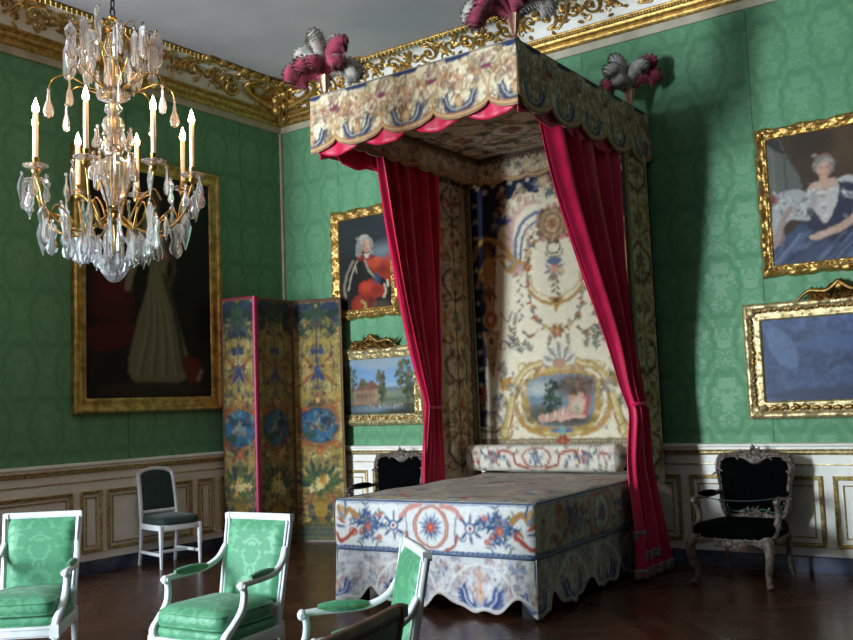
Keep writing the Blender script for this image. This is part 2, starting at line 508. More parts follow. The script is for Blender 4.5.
def glow(name, col, strength):
    m, nt, b = newmat(name); o, x, y, z = coords(nt, 'Generated')
    n = z.step(0.0, 0.8)
    nt.links.new(mix(nt, n, col, 0xfff0d0), b.inputs['Emission Color']); b.inputs['Emission Strength'].default_value = strength
    nt.links.new(mix(nt, n, col, 0xfff0d0), b.inputs['Base Color'])
    return m

M = {}
M['green_back'] = damask_wall('green silk damask', 'x', 0x588a64, 0x669670, 0x4d7c59)
M['green_left'] = damask_wall('green silk damask of left wall', 'y', 0x588a64, 0x669670, 0x4d7c59)  # same silk and colours as the back wall, turned to the left wall
M['floor'] = parquet('dark oak parquet')
M['ceiling'] = plain('painted plaster', 0xc4bfc0, 0xb5b2b6, 0.9, scale=0.8)
M['paint'] = plain('off white panel paint', 0xe6e3da, 0xdad7cd, 0.5, scale=3)
M['frieze'] = plain('stone coloured paint', 0xb3aa92, 0xa1977f, 0.6, scale=4)
M['marble'] = plain('blue grey marble', 0x2d3550, 0x5a5f72, 0.3, scale=6, lo=0.4, hi=0.75)
M['gold'] = plain('gilt wood', (0.62, 0.40, 0.12), (0.36, 0.21, 0.06), 0.4, 0.8, scale=22, bmp=0.35, bscale=90)
M['gold_dark'] = plain('aged gilt wood', (0.34, 0.2, 0.06), (0.16, 0.09, 0.03), 0.42, 1.0, scale=18, bmp=0.4, bscale=80)
M['gold_old'] = plain('darkened gilt wood', (0.58, 0.39, 0.12), (0.3, 0.19, 0.06), 0.36, 0.85, scale=12, bmp=0.15, bscale=60)
M['gold_pale'] = plain('pale gilt wood', (0.66, 0.55, 0.30), (0.38, 0.28, 0.12), 0.42, 0.7, scale=30, bmp=0.4, bscale=90)
M['tapestry'] = woven('tapestry weave')
M['canvas'] = woven('oil paint on canvas', 0.6, 260.0, 0.2, 0.0, 0.2)
M['canvas_gloss'] = woven('varnished oil paint', 0.42, 160.0, 0.35, 0.0, 0.18)
M['red_silk'] = plain('crimson silk', 0xcc164c, 0xb4103f, 0.45, scale=3, bmp=0.1, bscale=60, Sheen_Weight=0.05)
M['fringe'] = plain('silver fringe', 0x9b948a, 0x6d665e, 0.6, scale=60)
M['chair_white'] = plain('white chair paint', 0xdcdedd, 0xcfd2d3, 0.38, scale=9)
M['mint'] = damask_silk('mint green damask', 0x3a8159, 0x52966e, 15.0, 0.62, 0.15)
M['velvet_green'] = plain('dark green velvet', 0x0b241f, 0x0e2a24, 0.8, scale=9, Sheen_Weight=0.15)
M['velvet_black'] = plain('black velvet', 0x010202, 0x020303, 0.9, scale=9, spec=0.04)
M['grey_wood'] = plain('carved weathered wood', 0x74655a, 0x43382f, 0.5, scale=30, bmp=0.5, bscale=70)
M['walnut'] = plain('brown walnut', 0x6a5040, 0x4e392b, 0.45, scale=14)
M['green_dull'] = damask_silk('dull green silk', 0x2b5a3e, 0x3c7a55, 14.0, 0.6)
M['brass'] = plain('gilt brass', (0.55, 0.35, 0.11), (0.34, 0.2, 0.06), 0.28, 1.0, scale=30)
M['iron'] = plain('dark iron', 0x1c1815, 0x2a2420, 0.5, 0.8, scale=30)
M['crystal'] = crystal('cut crystal', 0xf2f4ff, 0.9)
M['crystal_smoke'] = crystal('smoky old crystal', 0xb8a49a, 0.88)
M['crystal_pink'] = crystal('smoky rose crystal', 0xf0d8cc, 0.85)
M['wax'] = plain('ivory candle wax', 0xf6ead0, 0xeadbb8, 0.5, scale=12, Subsurface_Weight=0.2)
M['flame'] = glow('candle flame', 0xffb050, 40.0)
M['feather_red'] = plain('dyed crimson ostrich feather', 0x9a3350, 0x762338, 0.9, scale=14, Sheen_Weight=0.4)
M['feather_grey'] = plain('dusty white ostrich feather', 0xb0aca4, 0x8a8680, 0.9, scale=14, Sheen_Weight=0.4)
M['copper'] = plain('rose gilt cup', (0.7, 0.38, 0.28), (0.5, 0.25, 0.18), 0.35, 0.9, scale=20)
M['hanging'] = plain('dark unseen wall', 0x3a3428, 0x2b2a20, 0.9, scale=2)  # dark tone made up for the unseen walls so they bounce less light
M['dark_void'] = plain('dark canvas backing', 0x1a1512, 0x120e0c, 0.9)  # plain dark brown for hidden backs and the bed base
M['ribbon_green'] = plain('pale green braid', 0x86a68a, 0x6f9074, 0.6, scale=30)
M['blue_braid'] = plain('blue braid', 0x45566f, 0x37475f, 0.6, scale=30)
M['magenta_braid'] = plain('crimson binding', 0xb0164e, 0x8f0f3e, 0.5, scale=30)
M['pipe_green'] = plain('bottle green piping', 0x1f6a50, 0x18523e, 0.6, scale=30)
M['glass'] = crystal('window glass', 0xffffff, 0.98, 0.0)

# ================================================================== the room (corner of left and back wall at the origin)
S = 'structure'
m = MB(); m.bx(-0.5, RX + 0.3, RY - 0.3, 0.3, -0.2, 0); m.build('floor', M['floor'], kind=S, smooth=0)
m = MB(); m.bx(-0.5, RX + 0.3, RY - 0.3, 0.3, CZ, CZ + 0.2); m.build('ceiling', M['ceiling'], kind=S, smooth=0)
m = MB(); m.bx(0, RX, 0, 0.3, 0, CZ); m.build('wall_back', M['green_back'], kind=S, smooth=0)
m = MB(); m.bx(-0.5, 0, RY - 0.3, 0.3, 0, CZ); m.build('wall_left', M['green_left'], kind=S, smooth=0)
m = MB(); m.bx(0, .41, -8.2, -6.6, 0, CZ); m.build('trim_50', M['paint'], kind=S, smooth=0)      # unseen block added to keep the window light off the left wall
m = MB(); m.bx(RX, RX + 0.3, RY, 0, 0, CZ); m.build('wall_right', M['hanging'], kind=S, smooth=0)
m = MB(); xs = [0]
for _x, _w in FRONT_WINDOWS: xs += [_x - _w / 2, _x + _w / 2]
xs.append(RX)
for a, b in zip(xs[::2], xs[1::2]): m.bx(a, b, RY - 0.4, RY, 0, CZ)
for _x, _w in FRONT_WINDOWS:
    m.bx(_x - _w / 2, _x + _w / 2, RY - 0.4, RY, 0, WIN_Z[0]); m.bx(_x - _w / 2, _x + _w / 2, RY - 0.4, RY, WIN_Z[1], CZ)
m.build('wall_front', M['hanging'], kind=S, smooth=0)
for i, (_x, _w) in enumerate(FRONT_WINDOWS):
    m = MB(); y0, y1 = RY - 0.34, RY - 0.28; a, b = _x - _w / 2, _x + _w / 2
    m.bx(a, a + .07, y0, y1, *WIN_Z); m.bx(b - .07, b, y0, y1, *WIN_Z); m.bx(_x - .04, _x + .04, y0, y1, *WIN_Z)
    for k in range(6):
        z = WIN_Z[0] + k * (WIN_Z[1] - WIN_Z[0]) / 5; m.bx(a, b, y0, y1, max(WIN_Z[0], z - .03), min(WIN_Z[1], z + .03))
    m.build('window_%d' % (i + 1), M['paint'], kind=S, smooth=0)
# place(s, o, z): a point at length s along a wall, o out from it
def on_back(s, o, z): return (s, -o, z)
def on_left(s, o, z): return (o, -s, z)
def run(mb, place, s0, s1, prof, mitre=True):
    """extrude a wall moulding (o, z) from s0 to s1; the corner end (s0 = 0) is mitred"""
    A = [place(s0 + (o if mitre else 0), o, z) for o, z in prof]; B = [place(s1, o, z) for o, z in prof]
    k = len(prof)
    mb.add(A + B, [(i, (i + 1) % k, k + (i + 1) % k, k + i) for i in range(k)] + [tuple(range(k)), tuple(range(2 * k - 1, k - 1, -1))])
def shell(mb, place, s0, s1, o0, o1, z0, z1):
    P = [place(s, o, z) for s in (s0, s1) for o in (o0, o1) for z in (z0, z1)]
    P = np.array(P); mb.bx(P[:, 0].min(), P[:, 0].max(), P[:, 1].min(), P[:, 1].max(), z0, z1)
def panel_frame(mb, place, s0, s1, z0, z1, wd, o0, h):
    """a mitred half-round picture moulding lying on the boarding"""
    prof = [(0, 0), (0.1, .55), (.22, .8), (.38, .5), (.5, .62), (.62, .5), (.78, 1), (.92, .9), (1, 0)]
    R = []
    for sx, sz in ((-1, -1), (1, -1), (1, 1), (-1, 1)):
        cs, cz = (s0 if sx < 0 else s1), (z0 if sz < 0 else z1)
        R.append([place(cs - sx * wd * (1 - t), o0 + h * q, cz - sz * wd * (1 - t)) for t, q in prof])
    mb.rings(R, closed=True)

SB, SL = RX, -RY
walls = [(on_back, SB, 'back'), (on_left, SL, 'left')]
tn = [0]
def trim(mb, mat, smooth=35):
    tn[0] += 1; return mb.build('trim_%d' % tn[0], mat, kind=S, smooth=smooth)
for place, s1, nm in walls:
    gl = M['gold_pale']
    m = MB(); run(m, place, 0, s1, [(0, 0), (0, .13), (.03, .13), (.042, .12), (.042, 0)]); m.build('baseboard_' + nm, M['marble'], kind=S, smooth=0)
    m = MB(); run(m, place, 0, s1, [(0, .13), (0, .97), (.022, .97), (.022, .215), (.036, .205), (.036, .13)])
    run(m, place, 0, s1, [(0, 1.012), (0, 1.066), (.03, 1.066), (.055, 1.055), (.06, 1.04), (.045, 1.03), (.045, 1.012)])
    trim(m, M['paint'])
    m = MB()
    run(m, place, 0, s1, [(.0, .962), (.0, 1.012), (.05, 1.012), (.058, 1.004), (.05, .994), (.036, .99), (.036, .984), (.045, .976), (.03, .962)])
    run(m, place, 0, s1, [(.02, .876), (.02, .889), (.028, .889), (.03, .882), (.028, .876)])
    trim(m, gl)
    m = MB(); m2 = MB()
    pans = [(.1, 1.25), (1.33, 2.45), (2.53, 3.65), (3.73, 4.89), (4.97, 6.105), (6.185, 7.32), (7.4, 8.5), (8.6, 9.7)] if nm == 'back' else \
           [(.14, 1.125), (1.205, 1.435), (1.515, 2.575), (2.63, 2.875), (2.955, 4.1), (4.18, 4.42)]
    for a, b in pans:
        panel_frame(m, place, a, b, .20, .79, .038, .022, .026)
        if b - a > .3 or nm == 'left':
            q = .075 if nm == 'back' else .062
            panel_frame(m2, place, a + q, b - q, .20 + q, .79 - q, .012, .022, .012)
    trim(m, gl); trim(m2, gl)
    # frieze strip and gilt cornice
    m = MB(); run(m, place, 0, s1, [(0, 4.905), (0, 4.985), (.025, 4.985), (.025, 4.915), (.02, 4.905)]); trim(m, M['frieze'])
    m = MB(); run(m, place, 0, s1, [(0, 4.982), (0, 5.13), (.11, 5.13), (.118, 5.12), (.112, 5.108), (.10, 5.104), (.10, 5.086), (.09, 5.08), (.088, 5.062), (.075, 5.045), (.055, 5.036), (.055, 5.026), (.062, 5.015), (.058, 5.0), (.04, 4.982)])
    n = int(s1 / .03)
    for k in range(n):
        s = .12 + k * .03
        if s > 7.2: break
        m.blob(place(s, .108, 5.095), (.0125, .0125, .011), nu=6, nv=5)
    trim(m, M['gold'] if nm == 'back' else M['gold'])
COVE = [(.10 + .30 * (1 - math.cos(t)), 5.128 + .235 * math.sin(t)) for t in np.linspace(0, PI / 2, 9)]
for place, s1, nm in walls:
    m = MB(); run(m, place, 0, s1, [(0, 5.128)] + COVE + [(.4, CZ), (0, CZ)]); trim(m, M['paint'], 60)
def cove(s, t, off, place):
    """t 0..1 from the bottom to the top of the cove, off = distance off its surface"""
    a = np.clip(t, 0, 1.25) * PI / 2
    o, z = .10 + .30 * (1 - math.cos(a)), 5.128 + .235 * math.sin(a)
    nx, nz = math.cos(a), -math.sin(a)
    return place(s, o + off * nx, z + off * nz)
def orn(mb, place, P, r0, r1, off=.012):
    pts = [cove(s, t, off, place) for s, t in P]
    mb.tube(pts, np.linspace(r0, r1, len(pts)), 6)
def curl(s, t, r, a0, sg, turns=1.25, n=16):
    return [(s + r * (1 - .78 * k / n) * math.cos(a0 + sg * 2 * PI * turns * k / n), t + 2.6 * r * (1 - .78 * k / n) * math.sin(a0 + sg * 2 * PI * turns * k / n)) for k in range(n + 1)]
def aleaf(mb, place, s, t, l, w, a, lift=.03):
    G = []
    for k in range(6):
        f = k / 5; row = []
        ww = w * math.sin(PI * min(1, f * .9 + .1)) * (1 if k % 2 else .72)
        for j in (-1, -.5, 0, .5, 1):
            ds = f * l * math.cos(a) - j * ww * math.sin(a); dt = f * l * math.sin(a) + j * ww * math.cos(a)
            row.append(cove(s + ds, t + dt * 2.6, .006 + lift * math.sin(PI * f) * (1.0 - .55 * abs(j)) + (.012 if f == 1 else 0), place))
        G.append(row)
    mb.grid(G)
rnd = random.Random(4)
for place, s1, nm in walls:
    m = MB()
    L = 7.0 if nm == 'back' else 5.0
    # gilt rope rim along the ceiling
    path = [place(s, .405, CZ - .022) for s in np.arange(.42, L + .3, .05)]
    m.tube(path, .02, 8)
    for k in range(int((L - .6) / .055)):
        s = .5 + k * .055
        m.tube([place(s + .02, .43, CZ - .014), place(s + .005, .41, CZ - .052), place(s - .02, .375, CZ - .03)], .0105, 5)
    s = 1.05 if nm == 'left' else .98
    i = 0
    while s < L:
        q = rnd.uniform(.9, 1.1); sg = 1 if i % 2 == 0 else -1
        orn(m, place, curl(s, .5, .105 * q, -PI / 2 * sg, sg), .019, .008)
        orn(m, place, curl(s + .29, .5, .085 * q, PI / 2 * sg, sg, 1.1), .017, .008)
        orn(m, place, [(s - .03, .5 - .3 * sg), (s + .09, .5 - .36 * sg), (s + .19, .5 - .12 * sg), (s + .28, .5 + .24 * sg)], .016, .013)
        for a in (-.5, .0, .55, 1.1): aleaf(m, place, s + .12, .5 - .24 * sg, rnd.uniform(.09, .14), .024, sg * (a + .6))
        for a in (2.2, 2.8, 3.4): aleaf(m, place, s + .22, .5 + .1 * sg, rnd.uniform(.07, .11), .02, -sg * a)
        for a in (-.3, .4): aleaf(m, place, s + .34, .5 - .1 * sg, .1, .022, -sg * a * 2)
        orn(m, place, curl(s + .16, .5 + .24 * sg, .05, 0, -sg, 1.0, 10), .01, .005)
        orn(m, place, curl(s + .42, .5 - .28 * sg, .045, PI, sg, 1.0, 10), .01, .005)
        m.blob(cove(s, .5, .03, place), (.026, .026, .026), nu=8, nv=6)
        m.blob(cove(s + .29, .5, .025, place), (.02, .02, .02), nu=8, nv=6)
        for _ in range(9): aleaf(m, place, s + rnd.uniform(0, .48), rnd.uniform(.1, .9), rnd.uniform(.06, .11), .022, rnd.uniform(0, 2 * PI), .03)
        s += .48; i += 1
    for k in range(18):
        aleaf(m, place, .12 + rnd.uniform(0, .3), rnd.uniform(0.02, .45), rnd.uniform(.08, .15), .03, rnd.uniform(-.4, PI), .05)
    orn(m, place, curl(.3, .22, .075, PI, 1), .022, .01); orn(m, place, curl(.95, .3, .085, 0, -1), .022, .01)
    trim(m, M['gold'], 60)
# great oval cartouche wrapped round the corner, with leaf clusters and a rocaille crest
def wrap(sx, t, off):
    a = min(max(t, 0), 1.3) * PI / 2; o = .10 + .30 * (1 - math.cos(a)); pl = on_left if sx < 0 else on_back
    return cove(max(abs(sx), o + off * .5), t, off, pl)
m = MB()
for rx, rz, w, off in ((.78, .50, .042, .03), (.66, .40, .022, .02)):
    for a0, a1 in ((-1.15 * PI, .1 * PI), (.18 * PI, .78 * PI)):
        P = [wrap(rx * math.cos(a), .58 + rz * math.sin(a), off) for a in np.linspace(a0, a1, 34)]
        m.tube(P, w * (.55 + .45 * np.sin(np.linspace(.15, PI - .15, len(P)))), 8)
def wleaf(sx, t, l, w, a, lift=.045):
    aleaf(m, on_left if sx < 0 else on_back, max(abs(sx), .2), t, l, w, a, lift)
for k in range(40):
    a = k * .31; wleaf(.78 * math.cos(a), .58 + .5 * math.sin(a), rnd.uniform(.1, .17), .035, a + rnd.uniform(-.8, .8))
for k in range(44): wleaf(rnd.uniform(-.6, .55), rnd.uniform(.55, .8), rnd.uniform(.1, .2), .026, rnd.uniform(-.4, .4) + (PI if k % 2 else 0))
for k in range(40): wleaf(rnd.uniform(-.8, .8), rnd.uniform(.85, 1.1), rnd.uniform(.1, .18), .034, rnd.uniform(0, PI))
for k in range(46): wleaf(rnd.uniform(-.42, .42), rnd.uniform(.0, .35), rnd.uniform(.1, .18), .036, rnd.uniform(-.3, PI))
for sx in (-.95, .9):
    pl = on_left if sx < 0 else on_back
    for r, t in ((.11, .35), (.085, .8)):
        pts = [cove(s_, t_, .03, pl) for s_, t_ in curl(abs(sx), t, r, PI, 1 if t < .5 else -1)]; m.tube(pts, np.linspace(.026, .01, len(pts)), 7)
for k in range(40):
    t = k / 39; s = .3 + 1.3 * abs(t - .5) * 2
    p = on_left(s, .42, CZ - .02) if t < .5 else on_back(s, .42, CZ - .02)
    r = .03 + .035 * math.sin(k * 1.9) ** 2
    m.blob((p[0], p[1], p[2]), (r, r, r * .8), nu=8, nv=6)
for k in range(16):
    a = k * .9; r = .022 + .02 * (k % 3); d = .13 + .16 * (k / 16)
    m.blob((d + .06 * math.cos(a), -d + .06 * math.sin(a), 5.04 + .3 * k / 16), (r, r, r * 1.4), nu=8, nv=6)
m.tube(spline([(.10, -.10, 5.0), (.16, -.16, 5.1), (.2, -.2, 5.2), (.3, -.3, 5.3), (.42, -.42, 5.34)], 5), np.linspace(.03, .05, 21), 8)
trim(m, M['gold'], 60)
m = MB(); m.bx(0, .035, -.035, 0, 1.07, 4.905); trim(m, M['frieze'])

# ================================================================== the bed
CREAM, NAVY, RED, ROSE, OCHRE, OLIVE, SLATE, BROWN, TAN = 0xded4b8, 0x171e38, 0x97402f, 0xc48a80, 0xac8546, 0x67643f, 0x5c6d85, 0x5a4330, 0xc0a882
PAL = [0x8a7558, RED, OCHRE, 0x7d8591, BROWN, 0xa88f6a, ROSE, 0x6f6a50, 0xb59a72, 0x59627a]
def crescent(P, x, y, r, col=0x24427c, lt=0xd8d4c8, acc=OCHRE):
    """wide blue palmette: two leafy horns rising from a woven mask"""
    for sg in (-1, 1):
        arc = [(x + sg * .12 * r, y - .62 * r), (x + sg * .55 * r, y - .6 * r), (x + sg * 1.0 * r, y - .25 * r), (x + sg * 1.2 * r, y + .35 * r)]
        for k, (a, b) in enumerate(spline(arc, 3)):
            an = (.1 + .14 * k) if sg > 0 else PI - .1 - .14 * k
            P.leaf(a, b, .5 * r, .2 * r, an + sg * .7, col); P.leaf(a, b, .42 * r, .16 * r, an - sg * .9, col)
        P.line(arc, .3 * r, col, smooth=4)
        P.line([(a - sg * .06 * r, b + .1 * r) for a, b in arc], .07 * r, lt, smooth=4)
        for k in range(3): P.leaf(x + sg * (.3 + .26 * k) * r, y + (-.35 + .2 * k) * r, .42 * r, .12 * r, PI / 2 - sg * .35, lt if k % 2 else col)
    P.ell(x, y - .02 * r, .3 * r, .46 * r, acc); P.ell(x, y + .02 * r, .19 * r, .3 * r, 0xc9a98a); P.ell(x, y + .42 * r, .24 * r, .14 * r, 0x9a6a48)
def figure(P, x, y, h, robe=ROSE, skin=0xc9a186, hair=BROWN):
    """a small woven dancing child with a scarf"""
    P.line([(x - .1 * h, y + .02 * h), (x - .07 * h, y + .26 * h), (x, y + .46 * h)], .1 * h, skin, smooth=3)
    P.line([(x + .13 * h, y), (x + .05 * h, y + .25 * h), (x + .02 * h, y + .46 * h)], .1 * h, skin, smooth=3)
    P.ell(x, y + .6 * h, .11 * h, .2 * h, skin)
    P.line([(x, y + .74 * h), (x - .18 * h, y + .66 * h), (x - .27 * h, y + .8 * h)], .07 * h, skin, smooth=3)
    P.line([(x, y + .74 * h), (x + .18 * h, y + .6 * h), (x + .22 * h, y + .42 * h)], .07 * h, skin, smooth=3)
    P.line([(x - .2 * h, y + .78 * h), (x - .02 * h, y + .5 * h), (x + .22 * h, y + .46 * h)], .07 * h, robe, smooth=3)
    P.ell(x, y + .9 * h, .085 * h, .1 * h, skin); P.ell(x - .01 * h, y + .96 * h, .085 * h, .055 * h, hair)

# --- headcloth
def paint_headcloth():
    P = Paint(-.96, .96, .98, 3.98, .0095, CREAM)
    P.speck(3, .05)
    for sg in (-1, 1):
        X = lambda L: [(sg * a, b) for a, b in L]
        P.poly(X([(-.97, 1.25), (-.97, 3.99), (.02, 3.99), (.02, 3.52), (-.3, 3.6), (-.5, 3.54), (-.6, 3.34), (-.66, 3.05), (-.7, 2.6), (-.76, 2.2), (-.84, 1.85), (-.85, 1.25)]), NAVY)
        for k in range(13):
            P.flower(sg * -.9, 1.5 + k * .17, .026, 0xc9c3ae, TAN, 5)
        for k in range(9): P.flower(sg * (-.86 + k * .1), 3.72 - .06 * (k % 2), .03, 0xcfc8b2, TAN, 5)
        P.verdure(min(sg * -.66, sg * -.5), max(sg * -.66, sg * -.5), 3.05, 3.5, 14, [OLIVE, 0x8d7a62, TAN, OCHRE], 7, .045)
        P.verdure(min(sg * -.62, sg * -.2), max(sg * -.62, sg * -.2), 3.52, 3.62, 16, [TAN, ROSE, 0x8d7a62, OLIVE], 9, .04)
        P.bouquet(sg * -.05, 3.66, .17, [TAN, ROSE, 0xd8cdb0, OCHRE], [OLIVE, SLATE], 5)
        # big feathered arch
        P.line(X([(-.46, 2.93), (-.5, 3.15), (-.42, 3.36), (-.26, 3.47), (-.1, 3.46)]), .12, 0xc7a99a, taper=True, smooth=5)
        P.line(X([(-.44, 2.9), (-.42, 3.12), (-.34, 3.28), (-.2, 3.36), (-.1, 3.34)]), .035, SLATE, smooth=5)
        P.line(X([(-.38, 2.9), (-.35, 3.1), (-.27, 3.23), (-.15, 3.29)]), .03, 0x4a5f80, smooth=5)
        P.line(X([(-.33, 2.92), (-.28, 3.08), (-.2, 3.18)]), .014, OLIVE, smooth=5)
        for k in range(8):
            t = k / 7
            P.leaf(sg * (-.5 + .3 * t * t), 3.05 + .42 * math.sin(t * 1.5), .1, .035, (PI - .5 - t) if sg > 0 else .5 + t, [ROSE, 0xb79a86, TAN][k % 3])
        for a in (0, .9, 1.8, 2.6, -.7): P.leaf(sg * -.58, 3.3, .11, .045, PI / 2 + sg * (a - .6), 0x33508c)
        P.verdure(min(sg * -.14, sg * -.3), max(sg * -.14, sg * -.3), 3.08, 3.24, 9, [ROSE, TAN, BROWN, RED], 31, .035)
        # herm figure on its tapering pedestal
        hx = sg * -.76
        P.line([(hx + sg * -.17, 2.98), (hx - sg * .13, 3.1), (hx, 3.17), (hx + sg * .2, 3.06), (hx + sg * .3, 2.92)], .05, OCHRE, smooth=5)
        P.ell(hx, 3.02, .05, .065, 0x7a5236); P.ell(hx, 3.09, .05, .03, BROWN)
        P.ell(hx, 2.87, .075, .11, 0xb08050); P.ell(hx, 2.76, .09, .06, OCHRE)
        P.line([(hx, 2.92), (hx + sg * .17, 2.98), (hx + sg * .3, 2.9)], .04, OCHRE, smooth=4)
        P.line([(hx, 2.92), (hx - sg * .1, 2.84), (hx - sg * .13, 2.72)], .035, 0xb08050, smooth=4)
        P.poly([(hx - .07, 2.7), (hx + .07, 2.7), (hx + .035, 2.2), (hx - .035, 2.2)], ROSE)
        for k in range(-2, 3): P.line([(hx + k * .03, 2.7), (hx + k * .014, 2.22)], .012, [BROWN, TAN][k % 2])
        for k in (-1, 0, 1): P.leaf(hx, 2.68, .16, .05, PI / 2 + k * .5 + PI, OLIVE if k else RED)
        P.ell(hx, 2.34, .085, .1, OCHRE); P.ell(hx, 2.34, .06, .075, RED); P.ell(hx, 2.34, .03, .04, TAN)
        P.poly([(hx - .1, 2.22), (hx + .1, 2.22), (hx + .02, 1.75), (hx - .02, 1.75)], 0xa98563)
        P.ell(hx, 2.12, .07, .07, TAN); P.ell(hx, 2.12, .03, .04, BROWN)
        P.line([(hx + sg * .12, 2.4), (hx + sg * .2, 2.3), (hx + sg * .26, 2.4)], .014, BROWN, smooth=4)
        P.scroll(hx + sg * .14, 2.06, .06, 0, sg, BROWN, .018)
        P.verdure(min(hx, hx + sg * .12), max(hx, hx + sg * .12), 1.7, 2.0, 7, [RED, BROWN, OLIVE], 13, .03)
        # side bouquet with hanging drop
        P.bouquet(sg * -.41, 2.84, .11, [SLATE, 0x8fa0b4, ROSE, TAN], [OLIVE, SLATE], 12)
        P.line(X([(-.6, 2.92), (-.5, 2.8), (-.41, 2.9), (-.3, 2.86), (-.26, 2.98)]), .04, OCHRE, smooth=4)
        for k in range(9): P.leaf(sg * -.4, 2.72 - k * .05, .05, .022, -PI / 2 + (.8 if k % 2 else -.8), [OLIVE, 0x3c4f6b, BROWN][k % 3])
        # garland from the medallion
        G = [(-.13, 3.1), (-.27, 3.02), (-.3, 2.82), (-.29, 2.6), (-.27, 2.42), (-.19, 2.26), (0, 2.17)]
        P.line(X(G), .012, OLIVE, smooth=6)
        for k, (a, b) in enumerate(spline(G, 6)):
            P.leaf(sg * a, b, .055, .024, k * 1.3, [OLIVE, SLATE, RED, OCHRE, 0x495a3f][k % 5])
            if k % 4 == 0: P.flower(sg * a, b, .032, [ROSE, RED, TAN][k % 3], OCHRE)
        P.flower(sg * -.3, 2.83, .05, RED, OCHRE)
        P.line(X([(-.27, 2.72), (-.24, 2.6), (-.1, 2.52), (0, 2.5)]), .035, TAN, taper=True, smooth=4)
        P.line(X([(-.3, 2.6), (-.17, 2.48), (-.05, 2.44)]), .03, OCHRE, smooth=4)
        # small birds and loose sprigs
        bx = sg * -.3
        P.line([(bx - .09, 2.19), (bx, 2.14), (bx + .1, 2.21)], .022, BROWN, taper=True, smooth=4); P.ell(bx, 2.14, .05, .02, 0x8a6a45, .3)
        for k, (a, b, l, an) in enumerate([(-.55, 2.0, .22, 1.2), (-.4, 1.95, .2, 1.8), (-.62, 1.72, .16, 1.5), (-.28, 1.98, .14, 2.1), (-.5, 2.25, .12, .9), (-.12, 2.02, .1, 1.3)]):
            P.sprig(sg * a, b, l, an if sg > 0 else PI - an, OLIVE, [0x3b4733, 0x4d5c70, BROWN], 6, k)
        # scroll work beside the cartouche
        P.poly(X([(-.68, 1.72), (-.52, 1.75), (-.5, 1.64), (-.66, 1.6)]), OCHRE)
        P.line(X([(-.46, 1.66), (-.52, 1.5), (-.48, 1.35), (-.36, 1.22), (-.2, 1.17)]), .06, OCHRE, smooth=5)
        P.scroll(sg * -.8, 1.3, .12, 0, sg, SLATE, .03); P.scroll(sg * -.8, 1.3, .09, 0, sg, TAN, .02)
        P.line(X([(-.93, 1.22), (-.75, 1.2), (-.64, 1.3), (-.6, 1.45), (-.66, 1.56)]), .035, OLIVE, smooth=5)
        P.bouquet(sg * -.5, 1.66, .1, [TAN, ROSE, SLATE], [OLIVE], 22); P.bouquet(sg * -.7, 1.5, .1, [SLATE, TAN, 0x8fa0b4], [OLIVE, SLATE], 23)
        P.line(X([(-.6, 1.24), (-.55, 1.36), (-.6, 1.42)]), .04, RED, taper=True, smooth=4)
        P.leaf(sg * -.88, 1.5, .16, .06, PI / 2, RED); P.leaf(sg * -.86, 1.46, .14, .06, PI / 2 + sg * .6, 0x8a5a40)
    P.bouquet(0, 2.77, .12, [RED, ROSE, SLATE, TAN], [OLIVE, SLATE], 40); P.ell(0, 2.86, .09, .035, SLATE)
    for k in range(6): P.leaf(0, 2.7 - k * .03, .06, .03, -PI / 2 + (.9 if k % 2 else -.9), OLIVE)
    P.poly([(-.09, 2.5), (.09, 2.5), (.03, 2.42), (0, 2.34), (-.03, 2.42)], OCHRE); P.ell(0, 2.47, .04, .025, BROWN)
    P.flower(0, 2.17, .07, RED, OCHRE); P.bouquet(0, 2.17, .08, [RED, ROSE, OCHRE], [OLIVE], 41, 5)
    # medallion
    for k in range(14):
        a = k * 2 * PI / 14; P.ell(.15 * math.cos(a), 3.23 + .17 * math.sin(a), .045, .03, [ROSE, TAN, BROWN][k % 3], a)
    P.flower(0, 3.23, .17, 0x7d6048, TAN, 10); P.ell(0, 3.23, .125, .14, TAN); P.flower(0, 3.23, .135, 0x9a7a58, OCHRE, 9, .3); P.ell(0, 3.23, .09, .1, BROWN); P.ell(0, 3.23, .078, .088, 0xcdb58c); P.flower(0, 3.23, .075, 0xa8805c, 0x7a5238, 7)
    P.ell(0, 3.23, .03, .045, 0x8a5a40)
    for sg in (-1, 1):
        P.line([(sg * .06, 3.05), (sg * -.05, 3.04), (sg * -.07, 2.98), (sg * -.03, 2.93), (sg * .05, 2.94)], .014, 0x4a4438, smooth=5)
        P.line([(0, 2.9), (sg * .07, 2.91), (sg * .1, 2.96)], .014, BROWN, smooth=4)
    # shell
    for k in range(9):
        a = PI * (.06 + .88 * k / 8)
        P.leaf(0, 1.83, .2 - .02 * abs(k - 4), .055, a, [0xc8c0ac, 0x8a8578][k % 2])
    P.line([(-.42, 1.78), (-.3, 1.85), (-.16, 1.8), (0, 1.84), (.16, 1.8), (.3, 1.85), (.42, 1.78)], .05, 0xa8745e, smooth=5)
    P.ell(0, 1.86, .06, .04, ROSE)
    # cartouche
    P.ell(0, 1.49, .44, .36, 0x9a8148); P.ell(0, 1.49, .42, .345, 0xc3a868)
    P.poly([(-.42, 1.52), (-.38, 1.72), (-.1, 1.78), (.1, 1.78), (.38, 1.72), (.42, 1.52), (.37, 1.3), (.2, 1.2), (-.2, 1.2), (-.37, 1.3)], 0xa88a4e, smooth=4)
